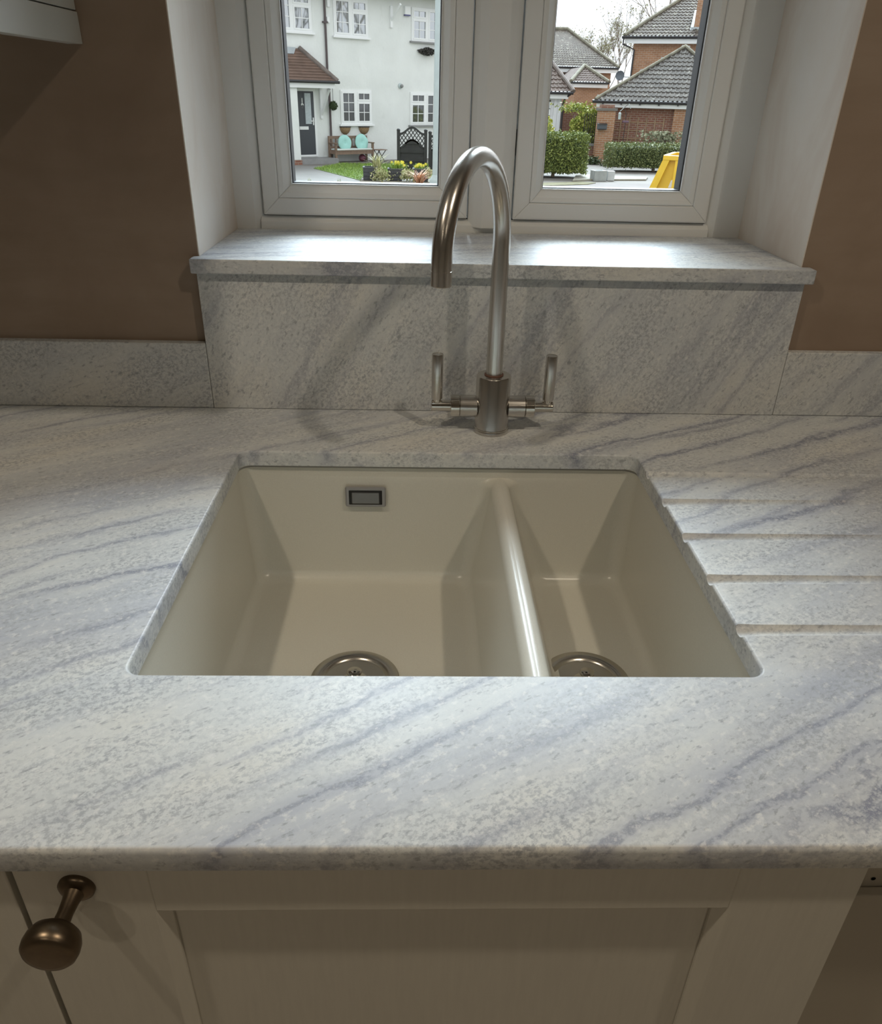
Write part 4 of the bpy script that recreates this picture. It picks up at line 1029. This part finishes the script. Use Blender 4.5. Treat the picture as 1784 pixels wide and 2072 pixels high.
MB().tube([(-.1, 0, gz-.03), (gw+.1, 0, gz-.03)], .06, 8).build('gutter', 'gutter', ga)
for k in range(10): x = .3+k*.7; B(x-.025, x+.025, -.02, .09, gz-.13, gz-.08).build('gutter_bracket', 'gutter', ga)
B(.42, gw-.42, .12, .42, gz-.22, gz-.19).build('soffit', 'soffit', ga)
a_ = gl(1366, 214, .3); B(a_.x, a_.x+1.0, .22, .42, 0, a_.z-.1).build('pier', 'brick_org', ga); B(a_.x-.03, a_.x+1.03, .18, .42, a_.z-.1, a_.z).build('pier_cap', 'concrete', ga)
gy_ = 32.3

# ---- gate pillar with stone cap, low wall, garden wall
py_ = 31.6
a_ = aty(1214, 224, py_); b_ = aty(1246, 224, py_)
gp = thing('gate_pillar', 'orange brick gate pillar with a flat stone cap before the garage', 'pillar', ((a_.x+b_.x)/2, py_+.25, GZ))
hw = (b_.x-a_.x)/2; B(-hw, hw, -.25, .25, 0, a_.z-GZ).build('shaft', 'brick_org', gp); B(-hw-.05, hw+.05, -.3, .3, a_.z-GZ, a_.z-GZ+.09).build('cap', 'concrete', gp); B(-hw+.05, hw-.05, -.2, .2, a_.z-GZ+.09, a_.z-GZ+.2).build('cap_course', 'brick_red', gp)
a_ = aty(1208, 262, py_-.15); b_ = aty(1228, 250, py_-.15)
pb = thing('letter_box', 'black letter box fixed to the orange brick gate pillar', 'letter box', ((a_.x+b_.x)/2, py_-.002, a_.z))
w2 = (b_.x-a_.x)/2; h2 = b_.z-a_.z
MB().prism([(-.22, h2*.85), (-.22, 0.03), (-.20, 0), (0, 0), (0, h2), (-.05, h2)], 'x', -w2*.95, w2*.95).build('box', 'plastic_dark', pb); MB().prism([(-.25, h2*.84), (-.25, h2*.88), (-.04, h2*1.06), (0, h2*1.06), (0, h2)], 'x', -w2*1.02, w2*1.02).build('lid', 'gutter', pb)
wy = 32.4; a_ = aty(1178, 290, wy); b_ = aty(1214, 290, wy)
lwl = thing('low_wall', 'low red brick wall with coping beside the gate pillar', 'wall', ((a_.x+b_.x)/2, wy, GZ))
hw = (b_.x-a_.x)/2+.05; B(-hw-1.5, hw, -.11, .11, 0, a_.z-GZ-.08).build('brickwork', 'brick_red', lwl); B(-hw-1.5, hw, -.15, .15, a_.z-GZ-.08, a_.z-GZ).build('coping', 'step', lwl)
for k in range(9): x = -hw+.04+k*2*hw/9; B(x, x+.02, -.01, .01, a_.z-GZ, a_.z-GZ+1.05).build('railing_bar', 'wire', lwl)
wy2 = 37.5; a_ = aty(1135, 219, wy2); b_ = aty(1215, 219, wy2)
gwl = thing('garden_wall', 'red brick garden wall with coping behind the ivy', 'wall', ((a_.x+b_.x)/2, wy2, GZ))
hw = (b_.x-a_.x)/2; B(-hw, hw+1.2, -.11, .11, 0, a_.z-GZ-.08).build('brickwork', 'brick_red', gwl); B(-hw-.03, hw+1.2, -.15, .15, a_.z-GZ-.08, a_.z-GZ).build('coping', 'step', gwl)
iy = 33.0; a_ = aty(1156, 220, iy); b_ = aty(1213, 291, iy)
iv = thing('ivy', 'yellow-green ivy spilling over the railings beside the gate pillar', 'climber', ((a_.x+b_.x)/2, iy, GZ))
hw = (b_.x-a_.x)/2; zt, zb = a_.z-GZ, b_.z-GZ; m = MB(); m2 = MB()
for _ in range(3200):
    x = random.uniform(-hw, hw); f = random.random(); edge = (1-.35*max(0, (-x/hw))*1.0)
    z = zb+(zt-zb)*f*edge
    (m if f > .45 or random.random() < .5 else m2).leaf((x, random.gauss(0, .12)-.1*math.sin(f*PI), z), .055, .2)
for _ in range(500): m.leaf((-hw*.6+random.gauss(0, .35), .4+random.gauss(0, .2), zt+.05+random.gauss(0, .09)), .055, .2)
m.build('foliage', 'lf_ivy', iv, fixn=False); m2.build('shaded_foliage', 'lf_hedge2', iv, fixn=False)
for k in range(5): x = -hw+.15+k*hw*.45; MB().tube([(x, .05, .4), (x+.03, .0, zb+.3), (x, .05, zt-.2)], .02, 5).build('stem', 'bark', iv)
# dark low plants at the wall foot
for u, v, lab in ((1200, 333, 'low dark green plant at the foot of the low wall'), (1236, 337, 'low dark green plant at the foot of the gate pillar')):
    q = atz(u, v, GZ); t = thing('low_shrub', lab, 'shrub', (q.x, q.y, GZ), group='plants at the wall foot'); m = MB()
    for _ in range(350): m.leaf((random.gauss(0, .14), random.gauss(0, .10), abs(random.gauss(.10, .07))), .05)
    m.build('foliage', 'lf_dark', t, fixn=False); MB().tube([(0,0,0), (.02,0,.15)], .015, 5).build('stem', 'bark', t)

# ---- trellis and bird feeder pole, pampas, before the garage wall
a_ = gl(1240, 235, .36); b_ = gl(1336, 292, .36); Rm = Matrix.Rotation(RZ, 3, 'Z')
tr = thing('trellis', 'weathered wooden trellis on the red garage wall', 'trellis', Rm @ Vector((a_.x, .40, b_.z-.4)) + gorg, RZ)
Wt, Ht_ = b_.x-a_.x, a_.z-b_.z+.4
for k in range(7): x = Wt*k/6; MB().box(x-.02, x+.02, -.015, .0, 0, Ht_*(1 if k > 0 else 1.02)).build('upright', 'trelliswood', tr)
for k in range(4): z = Ht_*(.2+.22*k); MB().box(0, Wt, 0.0, .015, z-.018, z+.018).build('crossbar', 'trelliswood', tr)
B(-.06, .03, -.04, .015, -.6, Ht_+.05).build('post', 'benchwood', tr)
fy_ = gy_-.95; a_ = aty(1272, 210, fy_); bf = thing('bird_feeder', 'thin metal bird feeder pole with hanging feeders before the garage', 'bird feeder', (a_.x-.05, fy_, GZ))
hh = a_.z-GZ
MB().tube([(0, 0, 0), (0, 0, hh-.35), (-.10, 0, hh-.12), (.05, 0, hh)], .012, 6).build('pole', 'wire', bf); MB().tube([(.05, 0, hh), (.14, 0, hh-.16)], .014, 6).build('hook', 'galv', bf); MB().tube([(-.10, 0, hh-.12), (-.24, 0, hh-.25)], .012, 6).build('hook', 'galv', bf)
B(-.10, .12, -.08, .08, hh-.62, hh-.56).build('tray', plain('mauve_tray', (.12, .07, .10), .6), bf); MB().lathe([(.05, 0), (.055, .2), (.01, .24)], (-.24, 0, hh-.52), seg=10).build('feeder_tube', 'galv', bf)
a_ = aty(1345, 266, gy_-1.3)
pm = thing('pampas_shrub', 'grey-green feathery shrub behind the long hedge', 'shrub', (a_.x, gy_-1.3, GZ)); m = MB()
for _ in range(900): m.leaf((random.gauss(0, .42), random.gauss(0, .12), (a_.z-GZ)-abs(random.gauss(0, .38))), .06, .8)
m.build('foliage', 'lf_pale', pm, fixn=False); MB().tube([(0,0,0), (0,0,.9)], .03, 6).build('stem', 'bark', pm)

# ---- two-storey orange brick house
borg, bl_, gz = frame(1263, 73.5, 40.0)
bh = thing('house', 'orange brick two-storey house with chimney and brown tiled hip roof', 'house', borg, RZ)
tp_ = bl_(1400, -13, 4.2); gw = 11
c_ = [(0, 0, gz), (gw, 0, gz), (gw, 8.4, gz), (0, 8.4, gz)]; r0 = tuple(tp_); r1 = (gw-tp_.x, 4.2, tp_.z)
B(.42, gw-.42, .42, 8, 0, gz-.1).build('wall', 'brick_org', bh)
rf = MB().add(c_+[r0, r1], [(0,1,5,4), (1,2,5), (2,3,4,5), (3,0,4), (3,2,1,0)]).build('roof', 'tile_brown', bh)
tile_plane(rf, c_[0], c_[1], r1, r0, 'tile_brown', vis=inview_r(borg))
MB().tube([Vector(c_[0])+Vector((0,0,.05)), Vector(r0)+Vector((0,0,.07))], .09, 8).build('hip_tiles', 'hip', rf)
B(.05, gw-.05, .08, .12, gz-.27, gz-.05).build('fascia', 'white', bh)
MB().tube([(-.1, 0, gz-.03), (gw, 0, gz-.03)], .06, 8).build('gutter', 'gutter', bh)
B(.42, gw-.42, .12, .42, gz-.27, gz-.24).build('soffit', 'soffit', bh)
MB().tube([(-.02, 0, gz-.08), (-.02, 0, gz-.30), (.46, .38, gz-.50), (.46, .38, .0)], .04, 8).build('downpipe', 'gutter', bh)
a_ = bl_(1404, 56, .9); ck = B(a_.x, a_.x+1.3, .7, 1.7, a_.z-.6, a_.z+4).build('chimney', 'brick_org', bh)
B(a_.x-.12, a_.x+1.42, .56, .68, a_.z-.32, a_.z).build('chimney_flashing', 'lead', ck)
MB().prism([(.5, a_.z-.35), (1.8, a_.z+.55), (1.8, a_.z+.75), (.5, a_.z-.1)], 'x', a_.x-.14, a_.x-.01).build('chimney_flashing', 'lead', ck)
a_ = bl_(1254, 153, .3); sdo = Matrix.Rotation(RZ, 3, 'Z') @ a_ + borg
sd_ = thing('satellite_dish', 'grey satellite dish at the corner of the orange brick house', 'dish', sdo, RZ)
MB().lathe([(.0, .05), (.09, .04), (.16, .015), (.20, -.015), (.205, -.008), (.16, .025), (.0, .06)], (0, 0, 0), 'y', 24).build('reflector', 'dish', sd_, smooth=50)
MB().tube([(0, 0, -.18), (0, -.22, -.14)], .012, 6).build('feed_arm', 'wire', sd_); MB().tube([(0, .06, 0), (.2, .18, -.05), (.415-a_.x, .18, -.05)], .02, 6).build('wall_bracket', 'galv', sd_)

# ---- far orange house with porch wing
l = lambda x, y, z: (x-ox, y-oy, z-oz)
yy = 57.0
Ae = aty(1252, 138, yy); top_ = aty(1148, 60, yy+5); gz = Ae.z; gx1 = Ae.x; gx0 = gx1-14
fh = thing('house', 'far orange brick house with large brown hip roof and small hipped wing', 'house', ((gx0+gx1)/2, yy+5, GZ)); ox, oy, oz = fh.location
c_ = [l(gx0, yy, gz), l(gx1, yy, gz), l(gx1, yy+10, gz), l(gx0, yy+10, gz)]; r1 = l(top_.x, yy+5, top_.z); r0 = l(gx0+2, yy+5, top_.z-.1)
B(gx0+.4-ox, gx1-.4-ox, yy+.4-oy, yy+9.6-oy, 0, gz-.1-oz).build('wall', 'brick_org', fh)
rf = MB().add(c_+[r0, r1], [(0,1,5,4), (1,2,5), (2,3,4,5), (3,0,4), (3,2,1,0)]).build('roof', 'tile_brown', fh)
tile_plane(rf, c_[0], c_[1], r1, r0, 'tile_brown', joined=True, vis=inview(fh))
MB().tube([Vector(c_[1])+Vector((0,0,.05)), Vector(r1)+Vector((0,0,.07))], .10, 8).build('hip_tiles', 'hip', rf); MB().tube([Vector(r0), Vector(r1)+Vector((0,0,.05))], .12, 8).build('ridge_tiles', 'hip', rf)
B(gx0-ox, gx1-.05-ox, yy+.06-oy, yy+.1-oy, gz-.30-oz, gz-.06-oz).build('fascia', 'white', fh); MB().tube([(gx0-ox, yy-oy, gz-.02-oz), (gx1-ox, yy-oy, gz-.02-oz)], .07, 8).build('gutter', 'gutter', fh)
# hipped wing
y2 = 50.0; a_ = aty(1155, 166, y2); b_ = aty(1232, 168, y2); pk = aty(1182, 134.5, y2+2.2); gz = (a_.z+b_.z)/2
cw = [l(a_.x, y2, gz), l(b_.x, y2, gz), l(b_.x, yy+.5, gz), l(a_.x, yy+.5, gz)]; p0 = l(pk.x, y2+2.2, pk.z); p1 = l(pk.x, yy+.5, pk.z)
wr_ = MB().add(cw+[p0, p1], [(0,1,4), (1,2,5,4), (3,0,4,5), (3,2,1,0)]).build('wing_roof', 'tile_red', fh)
tile_plane(wr_, cw[0], cw[1], p0, p0, 'tile_red', vis=inview(fh))
for k in (0, 1): MB().tube([Vector(cw[k])+Vector((0,0,.05)), Vector(p0)+Vector((0,0,.06))], .11, 8).build('hip_tiles', 'hip', wr_)
B(a_.x+.3-ox, b_.x-.3-ox, y2+.3-oy, yy+.3-oy, 0, gz-.08-oz).build('wing_wall', 'brick_org', fh)
B(a_.x-ox+.05, b_.x-.05-ox, y2+.06-oy, y2+.10-oy, gz-.26-oz, gz-.06-oz).build('fascia', 'white', fh); MB().tube([(a_.x-ox, y2-oy, gz-.02-oz), (b_.x-ox, y2-oy, gz-.02-oz)], .06, 8).build('gutter', 'gutter', fh)

# ---- white boarded annexe with red-brown roof
y3 = 36.0; a_ = aty(1160, 187.5, y3); gz = a_.z; gx1 = a_.x; gx0 = gx1-5; pk = aty(1100, 108, y3+2.6)
an = thing('annexe', 'white boarded single-storey annexe with red-brown tiled hip roof', 'house', ((gx0+gx1)/2, y3+2.6, GZ)); ox, oy, oz = an.location
cw = [l(gx0, y3, gz), l(gx1, y3, gz), l(gx1, y3+5.2, gz), l(gx0, y3+5.2, gz)]; r1 = l(pk.x, y3+2.6, pk.z); r0 = l(gx0, y3+2.6, pk.z)
rf = MB().add(cw+[r0, r1], [(0,1,5,4), (1,2,5), (2,3,4,5), (3,0,4), (3,2,1,0)]).build('roof', 'tile_red', an)
tile_plane(rf, cw[0], cw[1], r1, r0, 'tile_red', vis=inview(an)); MB().tube([Vector(cw[1])+Vector((0,0,.05)), Vector(r1)+Vector((0,0,.06))], .09, 8).build('hip_tiles', 'hip_dark', rf)
wr0 = aty(1137, 200, y3+.35).x; B(gx0+.2-ox, wr0-ox, y3+.36-oy, y3+5-oy, 0, gz-.1-oz).build('wall', 'cladding', an)
for k in range(5): x = wr0-.09-k*.17-ox; B(x-.075, x+.075, y3+.335-oy, y3+.36-oy, 0, gz-.2-oz).build('cladding_board', 'cladding', an)
B(gx0-ox, aty(1150, 190, y3+.1).x-ox, y3+.08-oy, y3+.12-oy, gz-.24-oz, gz-.05-oz).build('fascia', 'white', an); MB().tube([(gx0-ox, y3-oy, gz-.02-oz), (gx1-ox, y3-oy, gz-.02-oz)], .06, 8).build('gutter', 'gutter', an)
B(gx0-ox, aty(1150, 190, y3+.1).x-ox, y3+.12-oy, y3+.36-oy, gz-.22-oz, gz-.2-oz).build('soffit', 'soffit', an)
MB().tube([(gx1-.12-ox, y3+.02-oy, gz-.06-oz), (gx1-.30-ox, y3+.2-oy, gz-.22-oz), (wr0+.05-ox, y3+.30-oy, gz-.42-oz), (wr0+.05-ox, y3+.30-oy, 0)], .045, 8).build('downpipe', 'gutter', an)
q0 = aty(1114, 203, y3+.3); q1 = aty(1097, 236, y3+.3); wf = MB(); xa, xb, za, zb = q0.x-1.25-ox, q0.x-ox, q1.z-oz, q0.z-oz
for a, b, c, d in ((xa, xb, zb-.06, zb), (xa, xb, za, za+.06), (xa, xa+.06, za, zb), (xb-.06, xb, za, zb), ((xa+xb)/2-.05, (xa+xb)/2+.05, za, zb), (xb-.32, xb-.29, za, zb), (xa, xb, (za+zb)/2-.015, (za+zb)/2+.015)): wf.box(a, b, y3+.27-oy, y3+.34-oy, c, d)
wfo = wf.build('window', 'white', an)
for a, b in ((xa+.06, (xa+xb)/2), ((xa+xb)/2, xb-.06)): B(a, b, y3+.30-oy, y3+.32-oy, za+.06, zb-.06).build('pane', 'pane', wfo)

# ---- trees
def tree(name, label, base, h, spread, seed, mat='lf_bud', nleaf=900, lvl=5, trunk_h=.28, r=.16, group='bare trees beyond the houses', leaf=.07):
    rng = random.Random(seed); t = thing(name, label, 'tree', base, group=group); m = MB(); tips = []
    def br(p, d, L_, r_, k):
        q = p+d*L_; mid = p+d*L_*.5+Vector((rng.gauss(0, .05), rng.gauss(0, .05), 0))*L_
        m.tube([p, mid, q], [r_, r_*.85, r_*.7], 5 if k > 2 else 3, False)
        if k <= 2: tips.extend([mid, q])
        if k == 0: return
        for _ in range(3 if k > 1 else 2):
            e = (d + Vector((rng.gauss(0, spread), rng.gauss(0, spread), rng.gauss(.18, spread*.6)))).normalized(); br(q, e, L_*rng.uniform(.58, .82), r_*.62, k-1)
    br(Vector((0, 0, 0)), Vector((0, 0, 1)), h*trunk_h, r, lvl)
    m.build('branches', 'bark', t, fixn=False)
    f = MB()
    for _ in range(nleaf):
        q = rng.choice(tips); f.leaf(q+Vector((rng.gauss(0, .12), rng.gauss(0, .12), rng.gauss(0, .12))), leaf)
    f.build('buds', mat, t, fixn=False)
    return t
for i, (u, yt, h, sp, lab) in enumerate(((1165, 72, 8.6, .26, 'bare spring tree behind the ridge of the far brown roof'), (1200, 77, 9.0, .27, 'bare spring tree with yellow-green buds behind the far hip roof'), (1222, 74, 8.8, .27, 'bare spring tree rising above the slope of the far roof'), (1248, 70, 10.4, .22, 'tall bare spring tree beside the corner of the orange brick house'))):
    q = aty(u, 200, yt); tree('bare_tree', lab, (q.x, yt, GZ), h, sp, 11+i, nleaf=700, r=.08, lvl=6, trunk_h=.24)
q = aty(1330, 200, 62); tree('bare_tree', 'bare tree behind the orange brick house, twigs above its roof', (q.x, 62, GZ), 15.5, .34, 31, nleaf=150, r=.08)

for i, (x, y, h) in enumerate(((13.0, 24.0, 10.0), (19.0, 18.5, 10.5), (25.5, 22.5, 11.0))):
    tree('bare_tree', ('bare street tree mirrored in the upper windows, nearest the skip', 'bare street tree mirrored in the upper windows, between two others', 'bare street tree mirrored in the upper windows, farthest from the white house')[i], (x, y, GZ), h, .34, 51+i, nleaf=200, r=.14, group='street trees mirrored in the windows')
# ---- concrete blocks, slabs, yellow skip, road edge
q = atz(1212, 367, GZ)
bk = thing('concrete_block', 'grey hollow concrete block standing on the drive', 'block', (q.x, q.y+.2, GZ+.006)); h_ = aty(1212, 346.5, q.y+.1).z-GZ
hw = .20; m = MB()
for a, b, c, d in ((-hw, hw, -.16, -.11), (-hw, hw, .11, .16), (-hw, -hw+.05, -.11, .11), (hw-.05, hw, -.11, .11)): m.box(a, b, c, d, 0, h_)
m.box(-hw+.05, hw-.05, -.11, .11, 0, .05); m.build('block_body', 'block', bk); B(-hw-.005, hw+.005, -.165, -.11, h_, h_+.012).build('pale_rim', 'bag', bk); B(-hw-.005, -hw+.05, -.11, .11, h_, h_+.012).build('pale_rim', 'bag', bk); B(hw-.05, hw+.005, -.11, .11, h_, h_+.012).build('pale_rim', 'bag', bk); B(-hw-.005, hw+.005, .11, .165, h_, h_+.012).build('pale_rim', 'bag', bk)
bk.rotation_euler = (0, 0, .25)
q = atz(1234, 367, GZ); b2 = B(-.11, .11, -.12, .12, 0, .27).build('concrete_block', 'bag', bevel=.012); b2.location = (q.x+.03, q.y+.2, GZ+.006); tag(b2, 'pale grey solid block beside the hollow block', 'block')
for i, (pts, lab) in enumerate((([(1165, 357), (1200, 356), (1198, 366), (1158, 368)], 'cream paving slab lying on the drive beside the clipped hedge'), ([(1243, 359), (1310, 361), (1306, 366), (1240, 366)], 'cream paving slab lying on the drive beside the pale block'))):
    P_ = [atz(u, v, GZ) for u, v in pts]; tag(MB().prism([(p.x, p.y) for p in P_], 'z', GZ+.004, GZ+.05).build('paving_slab', plain('cream_slab', (.26, .245, .20), .9, var=.1)), lab, 'slab')
ground_poly('verge', [(1060, 372), (1180, 369), (1205, 371), (1190, 374), (1060, 378)], 'verge', 'thin dry green verge under the clipped hedge', .02)
ground_poly('road', [(900, 392), (1500, 402), (1500, 374), (1190, 371), (900, 378)], 'road', 'pinkish grey road beyond the window', .004)
# skip: long side faces the kitchen
ky = 18.6; tl = aty(1344, 314.5, ky); blq = aty(1313, 384, ky)
sk2 = thing('skip', 'yellow steel builders skip at the roadside with a white sticker', 'skip', (tl.x, ky, GZ+.004), math.radians(-25))
Ht2 = tl.z-GZ; slope = (tl.x-blq.x)/(tl.z-blq.z); Ln = 2.9; xb0 = -slope*Ht2
prof = [(xb0, .06), (Ln-xb0, .06), (Ln, Ht2), (0, Ht2)]
m = MB(); dep = 1.5
m.add([(xb0, .10, .0), (Ln-xb0, .10, .0), (Ln, .10, Ht2-.03), (0, .10, Ht2-.03), (xb0, dep, .0), (Ln-xb0, dep, .0), (Ln, dep, Ht2-.03), (0, dep, Ht2-.03)], [(0,1,2,3), (5,4,7,6), (4,0,3,7), (1,5,6,2), (0,4,5,1)])
m.build('hull', 'yellow', sk2)
MB().box(.05, Ln-.05, .15, dep-.05, Ht2*.5, Ht2*.52).build('rubble_floor', 'rust', sk2)
B(-.02, Ln+.02, -.03, .14, Ht2-.10, Ht2).build('top_rim', 'yellow', sk2, bevel=.012); B(-.02, Ln+.02, dep-.06, dep+.04, Ht2-.10, Ht2).build('top_rim', 'yellow', sk2, bevel=.012); B(-.04, .06, .14, dep-.06, Ht2-.10, Ht2).build('top_rim', 'yellow', sk2, bevel=.012)
fl_ = MB(); wdt = .15
fl_.add([(xb0-.02, -.02, 0), (xb0+wdt, -.02, 0), (wdt-.02, -.02, Ht2-.10), (-.02, -.02, Ht2-.10), (xb0-.02, .12, 0), (xb0+wdt, .12, 0), (wdt-.02, .12, Ht2-.10), (-.02, .12, Ht2-.10)], [(0,1,2,3), (7,6,5,4), (0,4,5,1), (1,5,6,2), (2,6,7,3), (3,7,4,0)]); fl_.build('end_flange', 'yellow', sk2)
q0 = aty(1362, 350, ky); x = q0.x-tl.x; B(x, x+.06, -.02, .11, 0, Ht2-.10).build('rib', 'yellow', sk2); B(x+.7, x+.76, -.02, .11, 0, Ht2-.10).build('rib', 'yellow', sk2)
q0 = aty(1352, 371, ky+.1); MB().prism([(-.045, -.09), (.03, -.09), (.055, .09), (.0, .07)], 'y', -.005, 0).build('sticker', 'white', sk2).location = (q0.x-tl.x, .099, q0.z-GZ)
